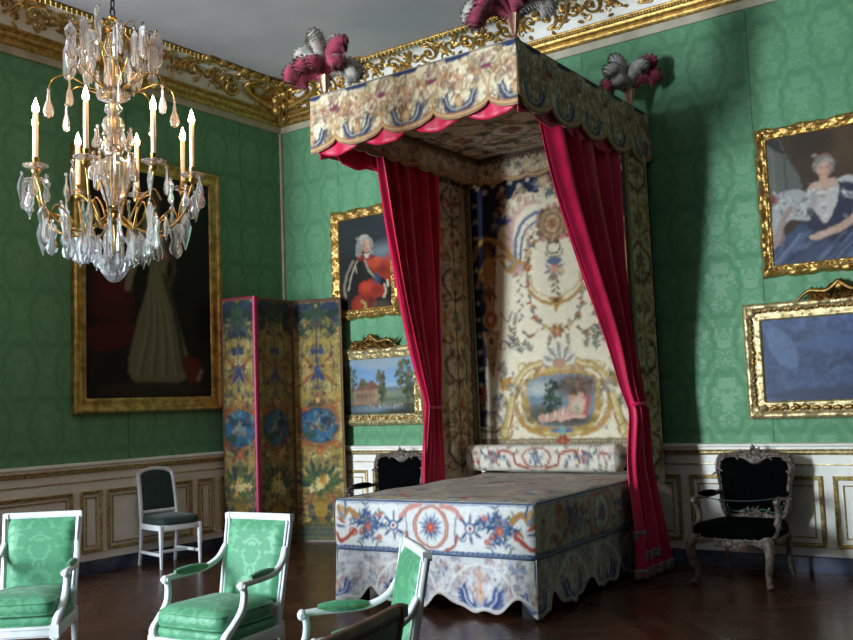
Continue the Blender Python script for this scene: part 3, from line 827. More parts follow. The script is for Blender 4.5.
    for sg in (-1, 1):
        P.verdure(min(sg * .36, sg * .6), max(sg * .36, sg * .6), 1.2, 1.78, 34, [TAN, OCHRE, 0x8f7a50, ROSE, SLATE, 0xe2d8bc], 90, .032)
        P.verdure(min(sg * .6, sg * .9), max(sg * .6, sg * .9), 1.13, 1.5, 26, [TAN, OLIVE, RED, SLATE, 0xb9a884], 91, .034)
        P.verdure(min(0, sg * .4), max(0, sg * .4), 1.74, 1.86, 14, [TAN, ROSE, 0xa8745e, SLATE], 92, .03)
        for k in range(14): P.leaf(sg * .41 * math.cos(-1.2 + k * .19), 1.5 + .33 * math.sin(-1.2 + k * .19), .06, .02, (-1.2 + k * .19 + .9) if sg > 0 else PI - (-1.2 + k * .19 + .9), [0xd8c288, 0x8a6c38][k % 2])
    inner = [(-.36, 1.54), (-.34, 1.7), (-.1, 1.745), (.1, 1.745), (.34, 1.7), (.36, 1.54), (.31, 1.32), (.17, 1.245), (-.17, 1.245), (-.31, 1.32)]
    P.poly(inner, 0x74808a, smooth=4)
    P.glow(-.22, 1.6, .2, .12, 0xb0b4ac, .9); P.glow(-.26, 1.52, .14, .03, 0x5f7c8c, .9); P.glow(-.2, 1.36, .26, .12, 0x4a4a34, .95); P.glow(.16, 1.62, .26, .13, 0x5e4636, .95); P.glow(.1, 1.3, .3, .08, 0x4c402c, .95)
    q = random.Random(8)
    for k in range(70):
        a, d = q.uniform(0, 6.28), q.random() ** .6; P.ell(-.1 + .1 * d * math.cos(a), 1.52 + .16 * d * math.sin(a), .024, .015, q.choice((0x2c3a30, 0x3c4c38, 0x4a5a44, 0x26322c)), a)
    for k in range(40):
        a, d = q.uniform(0, 6.28), q.random() ** .6; P.ell(.17 + .17 * d * math.cos(a), 1.63 + .08 * d * math.sin(a), .026, .014, q.choice((0x6e5444, 0x7c6250, 0x4a3a2e, 0x58604a)), a)
    P.line([(-.22, 1.32), (-.08, 1.34), (.05, 1.38), (.15, 1.46)], .08, 0xbf9686, smooth=5); P.glow(.0, 1.37, .14, .045, 0xd0b09e, .7, .3); P.glow(-.14, 1.33, .09, .025, 0xc0a08e, .8)
    for k in range(14): P.line([(-.2 + .03 * k, 1.3 + .008 * k), (-.18 + .03 * k, 1.35 + .01 * k)], .009, [0x946c5c, 0xdcc4b4, 0x7c5a4c][k % 3])
    P.ell(.17, 1.43, .1, .1, 0xb08a76); P.glow(.2, 1.45, .09, .1, 0xd2b4a2, .8); P.glow(.14, 1.42, .06, .07, 0xa9a888, .8); P.glow(.17, 1.4, .03, .05, 0x7f8f7c, .8)
    P.ell(.11, 1.53, .032, .036, 0xb28a72); P.ell(.22, 1.545, .032, .036, 0xb8917a); P.ell(.11, 1.555, .032, .018, 0x6a4a34); P.ell(.225, 1.572, .032, .018, 0x6a4a34)
    P.line([(.24, 1.34), (.28, 1.44), (.29, 1.52)], .045, 0xa85a50, smooth=4); P.line([(-.02, 1.3), (.1, 1.33), (.24, 1.33)], .03, 0xc8a090, smooth=4)
    for sg in (-1, 1):
        for o, w, c in ((0, .07, 0x8c7444), (.008, .05, 0xc0a870), (-.012, .014, 0xe0d2a6)): P.line([(sg * (.66 + o), 1.12), (sg * (.6 + o), 1.3), (sg * (.55 + o), 1.5), (sg * (.5 + o), 1.66), (sg * (.38 + o), 1.8), (sg * (.2 + o), 1.86)], w, c, smooth=5)
        P.scroll(sg * .64, 1.2, .08, 0, sg, 0xa08448, .03); P.scroll(sg * .42, 1.82, .06, 0, -sg, 0xb89a5c, .024); P.bouquet(sg * .53, 1.62, .075, [TAN, ROSE, SLATE, 0xd8cdb0], [OLIVE, SLATE], 24, 6)
    for k in range(11):
        a = PI * (.05 + .9 * k / 10); P.leaf(0, 1.84, .17 + .05 * math.sin(a), .05, a, [0xcfc8b8, 0x8d8a80][k % 2])
    P.ell(0, 1.85, .07, .05, 0xb08a70)
    P.leaf(0, 1.2, .12, .05, PI, SLATE); P.leaf(0, 1.2, .12, .05, 0, SLATE); P.ell(0, 1.2, .03, .05, 0x6fa0a0)
    P.rect(-.97, .97, 1.07, 1.125, 0x8c7a58); P.rect(-.97, .97, 1.09, 1.105, CREAM)
    for k in range(64): P.ell(-.95 + k * .03, 1.097, .009, .02, BROWN)
    P.rect(-.97, .97, .98, 1.07, 0xcfc6ac)
    P.flower(0, 1.1, .07, RED, OCHRE)
    P.brush(9000, .014, .007, 5, .3, CREAM)
    return P.soften(3, .005, 1, .07)
HX = 3.78
bed_cloth = M['tapestry']
canopy = thing('bed_canopy', 'great tapestry bed canopy hung high on the green wall above the bed', 'bed canopy', (HX, 0, 0))
P = paint_headcloth()
pm = PM(); X, Z = np.meshgrid(P.x, P.y)
pm.grid(np.stack([X, -.135 - .004 * np.sin(X * 20) * np.sin(Z * 3), Z], 2), P.C); pm.build('headcloth', bed_cloth, canopy, solid=.01)

# --- valances
def lobe(x, n, w, lo, hi):
    """scalloped hem: deep lobes with small notches between"""
    t = (np.asarray(x) / w) % 1.0
    return lo + (hi - lo) * (1 - np.abs(np.sin(PI * t)) ** .45) * .9
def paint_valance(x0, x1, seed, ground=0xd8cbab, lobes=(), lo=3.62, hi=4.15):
    P = Paint(x0, x1, lo, hi, .009, ground)
    pal = [0x9c8461, 0x8a7556, 0xb59c74, TAN, 0x8c8a80, 0xe6dcc2, 0xece3cc, 0xa8905f, 0x7a6a52, 0xe6dcc2, 0x9a6e58]
    q = random.Random(seed + 40)
    P.verdure(x0, x1, lo + .03, hi - .03, int((x1 - x0) * 150), pal, seed, .045); P.verdure(x0, x1, lo + .03, hi - .03, int((x1 - x0) * 170), pal + [0x6b5a48, 0x5d6270], seed + 1, .026)
    for k in range(int((x1 - x0) * 60)):
        z = q.uniform(.03, .06); P.scroll(q.uniform(x0, x1), q.uniform(lo + .05, hi - .04), z, q.uniform(0, 6), q.choice((-1, 1)), q.choice((0x5f4a38, 0x6f5840, 0x4f4a48, 0xeee4cc)), .013)
    for c in lobes:
        for sg in (-1, 1):
            P.line([(c + sg * .26, lo + .12), (c + sg * .22, lo + .28), (c + sg * .12, lo + .42), (c + sg * .05, lo + .44)], .018, 0xb39468, smooth=4)
            P.scroll(c + sg * .16, lo + .33, .04, 0, sg, 0xa0705a, .014)
            P.verdure(c + sg * .1 - .06, c + sg * .1 + .06, lo + .25, lo + .4, 4, [0x9a6a50, SLATE, OLIVE], seed + 5, .035)
        figure(P, c, lo + .24, .17, 0xb56a50, 0xbf9a7c)
        crescent(P, c, lo + .155, .11, 0x283a58)
        P.bouquet(c + .25, hi - .1, .06, [0x8a4a54, TAN, 0x7d4a52, 0xd8c8a8], [OLIVE, SLATE], seed); P.ell(c + .25, hi - .16, .05, .02, 0x7a2f4c)
        P.poly([(c - .14, hi), (c - .1, hi - .05), (c + .1, hi - .05), (c + .14, hi)], 0x27355a)
    P.soften(seed, .006, 0, .13, .018)
    P.rect(x0, x1, hi - .022, hi, 0x2f3c60); P.rect(x0, x1, hi - .012, hi, 0xbfae8c)
    return P
def hem_line(P, f, cols=((.0, .02, 0x8a5d3c), (.018, .018, 0xc9a97c), (.036, .012, 0x9a6a48))):
    for d, w, c in cols:
        P.line([(x, float(f(x)) + d + w / 2) for x in np.arange(P.x[0], P.x[-1] + .01, .012)], w, c)
def valance(name, P, f, top, place, seed=0, flip=False, thick=.02, wav=.012, parent=None, rows=46):
    nx = P.nx; x = P.x; b = f(x); v = np.linspace(0, 1, rows)[:, None]
    Zg = b[None] + v * (top - b[None]); Xg = np.repeat(x[None], rows, 0)
    o = wav * np.sin(Xg * 2 * PI / .5 + 1.1) * (1 - v)
    G = np.stack([np.array(q) for q in place(Xg, o, Zg)], 2)
    pm = PM(); pm.grid(G, P.sample(Xg, Zg), flip)
    return pm.build(name, bed_cloth, parent, solid=thick)
fw = lambda x: lobe(np.asarray(x) + .25 + .0, 1, .5, 3.645, 3.76)
CW = 1.01
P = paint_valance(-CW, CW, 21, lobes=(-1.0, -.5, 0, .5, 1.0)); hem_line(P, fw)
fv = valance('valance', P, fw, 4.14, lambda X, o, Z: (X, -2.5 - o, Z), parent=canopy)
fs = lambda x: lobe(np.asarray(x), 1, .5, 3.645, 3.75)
P = paint_valance(-2.5, -.02, 22, 0xb9ab8a, lobes=(-2.25, -1.75, -1.25, -.75, -.25)); hem_line(P, fs)  # side valances woven darker than the front, their shade put into the ground
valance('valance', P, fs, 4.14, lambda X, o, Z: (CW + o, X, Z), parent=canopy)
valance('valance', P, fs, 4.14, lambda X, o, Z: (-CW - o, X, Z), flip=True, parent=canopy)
# crimson lining showing under the hem
def lining(place, x0, x1, ph, lo=3.60):
    x = np.linspace(x0, x1, 160); b = lo + .1 * (1 - np.abs(np.sin(PI * ((x + ph) / .5 % 1))) ** .6)
    v = np.linspace(0, 1, 14)[:, None]; Zg = b[None] + v * (4.05 - b[None]); Xg = np.repeat(x[None], 14, 0)
    G = np.stack([np.array(q) for q in place(Xg, .008 * np.sin(Xg * 30), Zg)], 2)
    mb = MB(); mb.grid(G); mb.build('valance_lining', M['red_silk'], canopy, smooth=60, solid=.008)
lining(lambda X, o, Z: (X, -2.455 + o, Z), -CW + .03, CW - .03, .0)
lining(lambda X, o, Z: (CW - .045 + o, X, Z), -2.45, -.7, .25)
lining(lambda X, o, Z: (-CW + .045 + o, X, Z), -2.45, -.7, .25)
# inner valances
fi = lambda x: lobe(np.asarray(x), 1, .25, 3.72, 3.755)
def paint_inner(x0, x1, seed, g=0xded0ac):
    P = Paint(x0, x1, 3.68, 4.02, .009, g)
    P.verdure(x0, x1, 3.72, 3.93, int((x1 - x0) * 90), [BROWN, OCHRE, OLIVE, SLATE, TAN, 0xe2d6b8, ROSE], seed, .04)
    P.rect(x0, x1, 3.94, 4.02, 0x6d5440)
    n = int((x1 - x0) / .085)
    for k in range(n):
        P.ell(x0 + (k + .5) * .085, 3.955, .03, .028, [0x5b3a3a, 0x40403c][k % 2]); P.ell(x0 + (k + .5) * .085, 3.955, .012, .012, TAN)
    return P.soften(seed, .012, 1, .3, .018)
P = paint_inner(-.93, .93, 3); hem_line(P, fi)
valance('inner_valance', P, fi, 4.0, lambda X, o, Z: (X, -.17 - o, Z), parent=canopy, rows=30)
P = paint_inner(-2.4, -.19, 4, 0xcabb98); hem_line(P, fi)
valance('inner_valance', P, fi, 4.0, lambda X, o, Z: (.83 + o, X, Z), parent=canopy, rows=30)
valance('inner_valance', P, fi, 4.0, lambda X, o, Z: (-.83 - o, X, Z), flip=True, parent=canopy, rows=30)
# tester with woven scrolls
P = Paint(-1, 1, -2.48, -.05, .012, 0xdacdac)
P.verdure(-.9, 0, -2.3, -.3, 150, [BROWN, 0x4c4038, OCHRE, OLIVE, TAN, 0xd4c6a2], 6, .08, 0.0)
for y, w, c in ((-.3, .05, OCHRE), (-.55, .03, BROWN), (-2.3, .05, OCHRE), (-2.1, .03, BROWN)): P.line([(-.9, y), (.9, y)], w, c)
for k in (-1, 0, 1):
    P.ell(k * .55, -.85, .23, .19, 0x8a7048); P.ell(k * .55, -.85, .2, .16, 0xe2d6b6); P.flower(k * .55, -.85, .12, 0xa04a38, OCHRE); P.bouquet(k * .55, -.85, .12, [RED, ROSE, SLATE], [OLIVE], k + 9, 6)
    P.line([(k * .55 - .3, -.5), (k * .55, -.62), (k * .55 + .3, -.5)], .04, BROWN, smooth=5)
P.ell(0, -1.6, .5, .42, 0x8a7048); P.ell(0, -1.6, .46, .38, 0xbfb08c); P.bouquet(0, -1.6, .3, [RED, ROSE, SLATE, TAN], [OLIVE, BROWN], 3, 14)
P.soften(5, .02, 1, .3, .03)
X, Y = np.meshgrid(P.x, P.y); pm = PM(); pm.grid(np.stack([X * .99, Y, 4.015 + 0 * X], 2), P.C, True); pm.build('tester', bed_cloth, canopy)
m = MB(); m.bx(-1.0, 1.0, -2.49, -.01, 4.03, 4.12); m.build('tester_frame', M['walnut'], canopy, smooth=0)
m = MB(); m.bx(-.96, .96, -.12, -.004, .82, 4.03); m.build('back_lining', M['dark_void'], canopy, smooth=0)
# --- narrow hangings beside the head
def paint_strip(seed):
    P = Paint(0, .58, .72, 3.76, .0095, 0xcfc09c)
    P.verdure(.06, .29, .8, 3.7, 70, [BROWN, OCHRE, OLIVE, 0x4b4238, RED, 0x7c8078, 0x8a7552], seed, .05, .29)
    P.line([(.29, .8), (.29, 3.7)], .02, BROWN)
    for k in range(7):
        z = 1.05 + k * .42; P.bouquet(.29, z, .1, [RED, ROSE, TAN, SLATE, OCHRE], [OLIVE, BROWN], seed + k, 6)
        for sg in (-1, 1):
            P.line([(.29, z - .2), (.29 + sg * .14, z - .1), (.29 + sg * .16, z + .05), (.29 + sg * .06, z + .15)], .025, OCHRE if k % 2 else BROWN, smooth=4)
            P.scroll(.29 + sg * .14, z - .16, .055, 0, sg, 0x6f3a2c, .018)
    for x in (.03, .55): P.rect(x - .03, x + .03, .7, 3.8, 0x6a5a42); P.rect(x - .008, x + .008, .7, 3.8, 0xb9a67c)
    return P.soften(seed, .008, 0, .2, .02)
for sx, y0, lowz, seed, nm in ((1, -.64, .72, 51, 'side_hanging'), (-1, -.8, .74, 61, 'side_hanging')):
    P = paint_strip(seed); t, v = np.meshgrid(np.linspace(0, 1, 60), np.linspace(0, 1, 300))
    wd = -.135 - y0 if sx < 0 else .58; yy = y0 + t * wd; zz = lowz + v * (3.72 - lowz)
    xx = sx * (.985 + .02 * np.sin(t * 9 + 1) * (1 - .5 * v) + .012 * np.sin(t * 17))
    pm = PM(); pm.grid(np.stack([xx, yy, zz], 2), P.sample(t * .58, .72 + v * 3.03), flip=sx < 0)
    h = pm.build(nm, bed_cloth, canopy, solid=.025)
    m = MB(); m.tube([(sx * .925, -.165, 1.08), (sx * .94, -.165, 3.74)], .009, 6); m.build('braid', M['ribbon_green'], h)
    m = MB(); m.tube([(sx * .985, y0 - .002, lowz), (sx * .985, y0 - .002, 3.72)], .008, 6); m.build('braid', M['walnut'], h)

# --- crimson curtains
def curtain(name, label, rows, folds, sx, fringe_z=None):
    """rows: (z, x, y_front, y_back, fold depth) from top to bottom"""
    R = np.array(rows, float); zs = np.linspace(R[0, 0], R[-1, 0], 90)
    o = np.argsort(R[:, 0]); zi = R[o, 0]
    def sm(c):
        s = spline(R, 10); k = np.argsort(s[:, 0]); return np.interp(zs, s[k, 0], s[k, c])
    xc, yf, yb, am = sm(1), sm(2), sm(3), sm(4)
    t = np.linspace(0, 1, 170)
    ph = 2 * PI * folds * (t + .035 * np.sin(2 * PI * t * 2.3 + .5))
    f = np.sin(ph) + .32 * np.sin(2 * ph + .8) + .25 * np.sin(ph * .5)
    g = np.cos(ph)
    W = yb - yf
    k = .24; lead = np.clip(1 - t / k, 0, 1); s = np.clip((t - k * .75) / (1 - k * .75), 0, 1)
    X = xc[:, None] + am[:, None] * (f * (1 - lead))[None] * sx - sx * (am[:, None] * np.interp(zs, [.9, 1.5], [1.0, 2.0])[:, None]) * (lead ** 1.15)[None]
    Y = yf[:, None] + W[:, None] * s[None] + .25 * am[:, None] * (g * (1 - lead))[None] + .55 * am[:, None] * (lead * np.sin(ph * 1.1))[None] + (.014 * np.clip(lead * 3, 0, 1) * np.sin(t * 62 + .8))[None] * np.clip(am[:, None] / .04, 0, 1.2)
    X += .012 * np.sin(zs * 3.1)[:, None] * np.sin(t * 11)[None]
    G = np.stack([X, Y, np.repeat(zs[:, None], len(t), 1)], 2)
    th = thing(name, label, 'curtain', (0, 0, 0), group=None)
    mb = MB(); mb.grid(G); mb.build('cloth', M['red_silk'], th, smooth=80, solid=.006)
    return th, G, zs
cr, G, zs = curtain('bed_curtain', 'crimson silk curtain with silver fringe gathered at the wall side near the carved armchair', [
    (3.92, 4.71, -1.94, -.72, .050), (3.7, 4.71, -1.88, -.70, .052), (3.2, 4.71, -1.68, -.68, .052), (2.6, 4.72, -1.34, -.66, .050), (2.0, 4.75, -1.00, -.62, .044),
    (1.6, 4.775, -.86, -.58, .030), (1.42, 4.80, -.80, -.56, .024), (1.3, 4.81, -.81, -.54, .026), (.9, 4.80, -.90, -.48, .032), (.4, 4.86, -.98, -.42, .034), (.025, 4.89, -1.04, -.38, .036)], 5, 1)
def fringe(G, zs, z, par, hgt=.07, t0=0, t1=170):
    k = int(np.argmin(abs(zs - z))); row = G[k, t0:t1]; mb = MB()
    base = row[:, :2]
    d = np.gradient(base, axis=0); n = np.stack([d[:, 1], -d[:, 0]], 1); n /= np.maximum(np.linalg.norm(n, axis=1, keepdims=True), 1e-6)
    for sg in (1, -1):
        Q = base + sg * n * .010
        g = []
        for v in range(5):
            q = Q + sg * n * (.004 * math.sin(v * 2.2) + .003 * np.sin(np.arange(len(Q)) * 2.4))[:, None]
            zz = z - hgt * v / 4 - (.008 * np.abs(np.sin(np.arange(len(Q)) * 1.1)) if v == 4 else 0)
            g.append(np.concatenate([q, (zz * np.ones(len(Q)))[:, None]], 1))
        mb.grid(g)
    mb.build('fringe', M['fringe'], par, smooth=30, solid=.004)
fringe(G, zs, .10, cr); fringe(G, zs, .40, cr, .07, 0, 70); fringe(G, zs, .23, cr, .07, 40, 110)
m = MB(); m.tube([(4.81 + .055 * math.cos(a), -.67 + .13 * math.sin(a), 1.44) for a in np.linspace(0, 2 * PI, 24)[:-1]], .016, 6, closed=True); m.build('tie_back', M['red_silk'], cr)
cl, G, zs = curtain('bed_curtain', 'crimson silk curtain tied back between the painted folding screen and the bed', [
    (3.92, 2.885, -1.84, -.78, .042), (3.65, 2.88, -1.78, -.78, .046), (3.1, 2.87, -1.66, -.78, .048), (2.5, 2.86, -1.5, -.80, .046), (1.95, 2.85, -1.3, -.82, .04),
    (1.54, 2.84, -1.10, -.84, .024), (1.4, 2.84, -1.10, -.84, .024), (.9, 2.83, -1.16, -.8, .03), (.4, 2.82, -1.2, -.78, .034), (.025, 2.81, -1.22, -.76, .036)], 5, -1)
m = MB(); m.tube([(2.84 + .05 * math.cos(a), -.97 + .135 * math.sin(a), 1.47) for a in np.linspace(0, 2 * PI, 24)[:-1]], .015, 6, closed=True); m.build('tie_back', M['red_silk'], cl)
fringe(G, zs, .10, cl)

# --- bed
bed = thing('state_bed', 'wide low bed covered to the floor in white floral tapestry with blue edging', 'bed', (3.825, 0, 0), math.radians(3.4))
BX, BY0, BY1, BT, BB = .855, -2.70, -.34, .80, .425
WHT = 0xd9d9d6
def band_scene(P, c, z0, z1, seed):
    zc = (z0 + z1) / 2
    P.rect(P.x[0], P.x[-1], z1 - .03, z1, 0x7585a0); P.rect(P.x[0], P.x[-1], z1 - .022, z1 - .012, 0xc8cbd0)
    P.rect(P.x[0], P.x[-1], z0, z0 + .03, 0x2f4a72)
    for k in range(int((P.x[-1] - P.x[0]) / .04)): P.ell(P.x[0] + k * .04, z0 + .015, .014, .007, 0x8090a8, .6)
    for sg in (-1, 1):
        P.line([(c + sg * .09, z1 - .03), (c + sg * .2, z1 - .06), (c + sg * .26, z1 - .12)], .04, ROSE, smooth=4)
        P.line([(c + sg * .12, z0 + .03), (c + sg * .2, z0 + .06), (c + sg * .22, z0 + .14)], .022, 0xa05a48, smooth=4)
        P.line([(c + sg * .2, zc - .1), (c + sg * .22, zc + .1)], .01, SLATE)
        P.ell(c + sg * .33, zc + .005, .045, .04, 0x2d4878); P.ell(c + sg * .33, zc + .005, .032, .027, WHT); P.ell(c + sg * .33, zc + .005, .014, .014, RED)
        for a in (.6, -.6, 2.4, -2.4, 1.5, -1.5): P.leaf(c + sg * .33 + .035 * math.cos(a), zc + .035 * math.sin(a), .075, .022, a, [0x2d4878, 0x4c6484][int(a * 10) % 2])
        P.scroll(c + sg * .4, zc + .03, .045, 0, sg, 0x2d4878, .014); P.scroll(c + sg * .27, zc - .06, .035, PI, sg, 0x2d4878, .012)
        b = c + sg * .56
        P.bouquet(b, zc + .01, .115, [0x9c4a40, 0x6f86a0, 0x7f95ab, 0x40587f, 0xb07a70], [0x2f4a76, 0x3e5a80, 0x263c66], seed, 8)
        for k in range(7): P.sprig(b, zc, .15, seed + k * .9, 0x3c5274, [0x2f4a76, 0x43607f, 0x5a6b4c], 4, k)
        P.flower(b, zc - .01, .034, 0xa84e42, 0xc98a68); P.flower(b + .05, zc + .055, .028, 0x8094aa, 0xa84e42); P.flower(b - .06, zc - .05, .022, 0xa84e42, TAN)
        for q in range(10): P.leaf(b + .1 * math.cos(q * 2.4), zc + .085 * math.sin(q * 2.4), .06, .02, q * 1.7, [0x2a4474, 0x3c5a84][q % 2])
        P.flower(c + sg * .45, zc + .08, .024, 0xb5503f, ROSE); P.flower(c + sg * .46, zc - .09, .026, 0xb5503f, ROSE)
        e = c + sg * .8
        P.line([(e - sg * .14, zc + .06), (e - sg * .06, zc + .11), (e, zc + .05), (e + sg * .04, zc + .12)], .045, 0xa87c48, smooth=4)
        P.line([(e - sg * .12, zc - .04), (e - sg * .05, zc - .1), (e + sg * .02, zc - .13), (e + sg * .06, zc - .08)], .032, 0xaa4634, smooth=4)
        P.scroll(e - sg * .1, zc - .05, .04, 0, sg, 0xaa4634, .018)
        for k in range(5): P.leaf(e - sg * .03, zc - .03 + k * .03, .1, .022, (.2 + .3 * k) if sg > 0 else PI - .2 - .3 * k, [0x2f4a76, 0xaa4634, 0x6f86a0, OCHRE][k % 4])
    P.ell(c, zc, .155, .155, 0xa05a48, ring=.012); P.ell(c, zc, .14, .15, 0xb88070, ring=.02); P.ell(c, zc, .118, .135, WHT)
    for k in range(16):
        a = k * PI / 8; P.leaf(c, zc, .11 if k % 2 else .085, .022, a, [0x3a5480, 0x7c90a8][k % 2])
    P.flower(c, zc, .04, 0xb5503f, 0xc98060, 8)
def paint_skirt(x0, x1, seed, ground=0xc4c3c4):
    P = Paint(x0, x1, 0, .45, .009, ground)
    P.verdure(x0, x1, .02, .44, int((x1 - x0) * 170), [0x8a848c, 0x9a9698, 0xdedcda, 0x788094, 0xa08c84, 0xe4e2e0], seed + 9, .03)
    P.verdure(x0, x1, .05, .4, int((x1 - x0) * 110), [0x9a9298, 0xa9a4a6, 0xd6d4d2, 0x8b8f9c, 0xa8948c, 0x70809a, 0xb8a498, 0xdcdad8, 0xa06a60], seed, .042)
    cs = [.41 + .62 * k for k in range(-6, 3) if x0 + .1 < .41 + .62 * k < x1 - .1]
    for c in (x0, x1): crescent(P, c, .13, .09, 0x20407e, 0xd8d6d2, 0x8f93a8)
    for k, c in enumerate(cs):
        crescent(P, c, .13, .125, 0x2a467c, 0xd8d6d2, 0x8f93a8)
        figure(P, c, .15, .22, 0xa88a8c, 0xc4a090)
        for sg in (-1, 1): P.line([(c + sg * .27, .16), (c + sg * .22, .26), (c + sg * .12, .34), (c, .37)], .016, 0xdcdad6, smooth=4)
        P.bouquet(c + .31, .33, .06, [0x6f86a6, 0x8fa3ba, ROSE], [0x40598a, OLIVE], seed + k, 5)
    return P.soften(seed, .006, 0, .14, .02)
fh = lambda x: .04 + .10 * np.exp(-((((np.asarray(x) - .1) / .62 + .5) % 1 - .5) / .17) ** 2) + .012 * np.sin(np.asarray(x) * 31)
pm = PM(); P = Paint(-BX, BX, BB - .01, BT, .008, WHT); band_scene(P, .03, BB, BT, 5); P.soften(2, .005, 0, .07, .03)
v = np.linspace(0, 1, 50); xs = P.x
Xg, Vg = np.meshgrid(xs, v); Zg = BB + (BT - BB) * Vg
r = np.clip((Vg - .92) / .08, 0, 1)
Yg = BY0 + .03 * (1 - np.sqrt(1 - r ** 2 * .98)) - .012 * np.sin(PI * Vg) - .008 * np.sin(Xg * 7) * (1 - Vg)
edge = np.clip((np.abs(Xg) - (BX - .04)) / .04, 0, 1); Yg += .03 * (1 - np.sqrt(1 - edge ** 2 * .98))
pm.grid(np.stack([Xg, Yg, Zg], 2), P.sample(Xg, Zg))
P = Paint(BY0, BY1, BB - .01, BT, .009, 0xc2b79f); band_scene(P, -1.52, BB, BT, 8); P.verdure(BY0, BY0 + .5, BB + .06, BT - .06, 26, [RED, BROWN, OCHRE, SLATE, ROSE], 3, .05); P.verdure(-.9, BY1, BB + .06, BT - .06, 26, [RED, BROWN, OCHRE, SLATE, ROSE], 5, .05); P.verdure(BY0 + .4, -.5, BB + .05, BT - .05, 90, [0xa09078, 0x8a7c68, 0x9c6a58, 0x707888, 0x7c7458], 9, .03); P.soften(4, .012, 1, .25, .03)  # side weave made browner than the foot, its dimmer light put into the colour
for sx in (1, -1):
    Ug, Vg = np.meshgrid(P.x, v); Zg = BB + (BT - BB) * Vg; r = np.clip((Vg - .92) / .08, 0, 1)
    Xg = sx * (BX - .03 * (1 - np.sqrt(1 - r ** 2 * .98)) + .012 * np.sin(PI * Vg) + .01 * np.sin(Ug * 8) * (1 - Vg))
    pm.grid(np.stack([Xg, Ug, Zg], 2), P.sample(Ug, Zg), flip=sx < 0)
P = Paint(-BX, BX, BY0, BY1, .010, 0x9d8c70)
P.cloud(3, .5, [0x84704f, 0xa8997c], .5)
P.verdure(-BX + .05, 0, BY0 + .3, BY1 - .1, 150, [0x8f7a5c, 0x7b6650, 0xa08a66, 0x9a5a44, 0x6d7480, 0xc4b698, 0xa8945f], 14, .07, 0.0)
P.ell(0, -1.5, .5, .55, 0x9a7a52, ring=.05); P.bouquet(0, -1.5, .3, [RED, ROSE, SLATE, TAN], [OLIVE, BROWN], 4, 14)
for sg in (-1, 1):
    P.line([(sg * .25, BY0 + .1), (sg * .5, BY0 + .28), (sg * .7, BY0 + .12), (sg * .82, BY0 + .3)], .06, 0x9c4434, taper=True, smooth=5)
    P.line([(sg * .3, BY0 + .22), (sg * .55, BY0 + .4), (sg * .75, BY0 + .3)], .06, OCHRE, taper=True, smooth=5)
    for k in range(9): P.leaf(sg * (.1 + .085 * k), BY0 + .1 + .03 * (k % 3), .12, .04, k * .8, [0x34507c, RED, SLATE, OLIVE][k % 4])
    P.bouquet(sg * .6, -2.1, .2, [RED, ROSE, TAN, SLATE], [OLIVE, 0x3c5274], 6); P.bouquet(sg * .6, -.9, .2, [RED, ROSE, TAN], [OLIVE, BROWN], 7)
for x0, x1, y0, y1 in ((-BX, BX, BY0, BY0 + .015), (-BX, -BX + .015, BY0, BY1), (BX - .015, BX, BY0, BY1)): P.rect(x0, x1, y0, y1, SLATE)
P.soften(8, .014, 1, .3, .03)
Xg, Yg = np.meshgrid(P.x, P.y); bul = .02 * np.sqrt(np.clip(1 - (Xg / BX) ** 6, 0, 1)) + .006 * np.sin(Xg * 9) * np.sin(Yg * 7)
pm.grid(np.stack([Xg * .972, BY0 + .03 + (Yg - BY0) * .985, BT - .006 + bul * np.clip((Yg - BY0) / .1, 0, 1)], 2), P.C)
cov = pm.build('coverlet', bed_cloth, bed)
m = MB()
m.tube([(-BX + .012, BY1, BT - .012), (-BX + .012, BY0 + .03, BT - .012), (-BX + .03, BY0 + .012, BT - .012), (BX - .03, BY0 + .012, BT - .012), (BX - .012, BY0 + .03, BT - .012), (BX - .012, BY1, BT - .012)], .011, 6)
m.tube([(-BX, BY1, BB), (-BX, BY0 + .03, BB), (-BX + .03, BY0, BB), (BX - .03, BY0, BB), (BX, BY0 + .03, BB), (BX, BY1, BB)], .011, 6)
m.build('piping', M['blue_braid'], cov)
P = paint_skirt(-BX, BX, 71); hem_line(P, fh, ((.0, .014, 0xa8988a), (.014, .012, 0xd5d2cc)))
pm = PM(); v = np.linspace(0, 1, 44); fh0 = fh
fh = lambda x: .025 + (fh0(x) - .025) * np.clip((BX - np.abs(np.asarray(x))) / .13, 0, 1)
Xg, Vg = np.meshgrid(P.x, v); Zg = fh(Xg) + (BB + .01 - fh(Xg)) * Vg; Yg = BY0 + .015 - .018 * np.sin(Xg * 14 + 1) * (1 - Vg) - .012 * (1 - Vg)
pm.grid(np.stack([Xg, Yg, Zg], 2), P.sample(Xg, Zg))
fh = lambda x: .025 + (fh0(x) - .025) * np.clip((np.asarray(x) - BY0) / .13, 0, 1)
P = paint_skirt(BY0, BY1, 77, 0xb5ab98); hem_line(P, fh, ((.0, .014, 0x988878), (.014, .012, 0xc5bfb2)))  # skirt sides also browner than the front, shade put into the ground colour
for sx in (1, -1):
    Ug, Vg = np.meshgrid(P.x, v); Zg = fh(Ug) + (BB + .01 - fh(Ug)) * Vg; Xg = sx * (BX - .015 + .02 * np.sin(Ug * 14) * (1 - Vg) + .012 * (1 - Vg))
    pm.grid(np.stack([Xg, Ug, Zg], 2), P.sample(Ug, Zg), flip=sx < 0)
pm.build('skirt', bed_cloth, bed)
m = MB(); m.bx(-BX + .06, BX - .06, BY0 + .07, BY1, .12, .76)
for sx in (-1, 1):
    for y in (BY0 + .15, BY1 - .1): m.bx(sx * (BX - .12) - .05, sx * (BX - .12) + .05, y - .05, y + .05, 0, .13)
m.build('bed_base', M['dark_void'], bed, smooth=0)
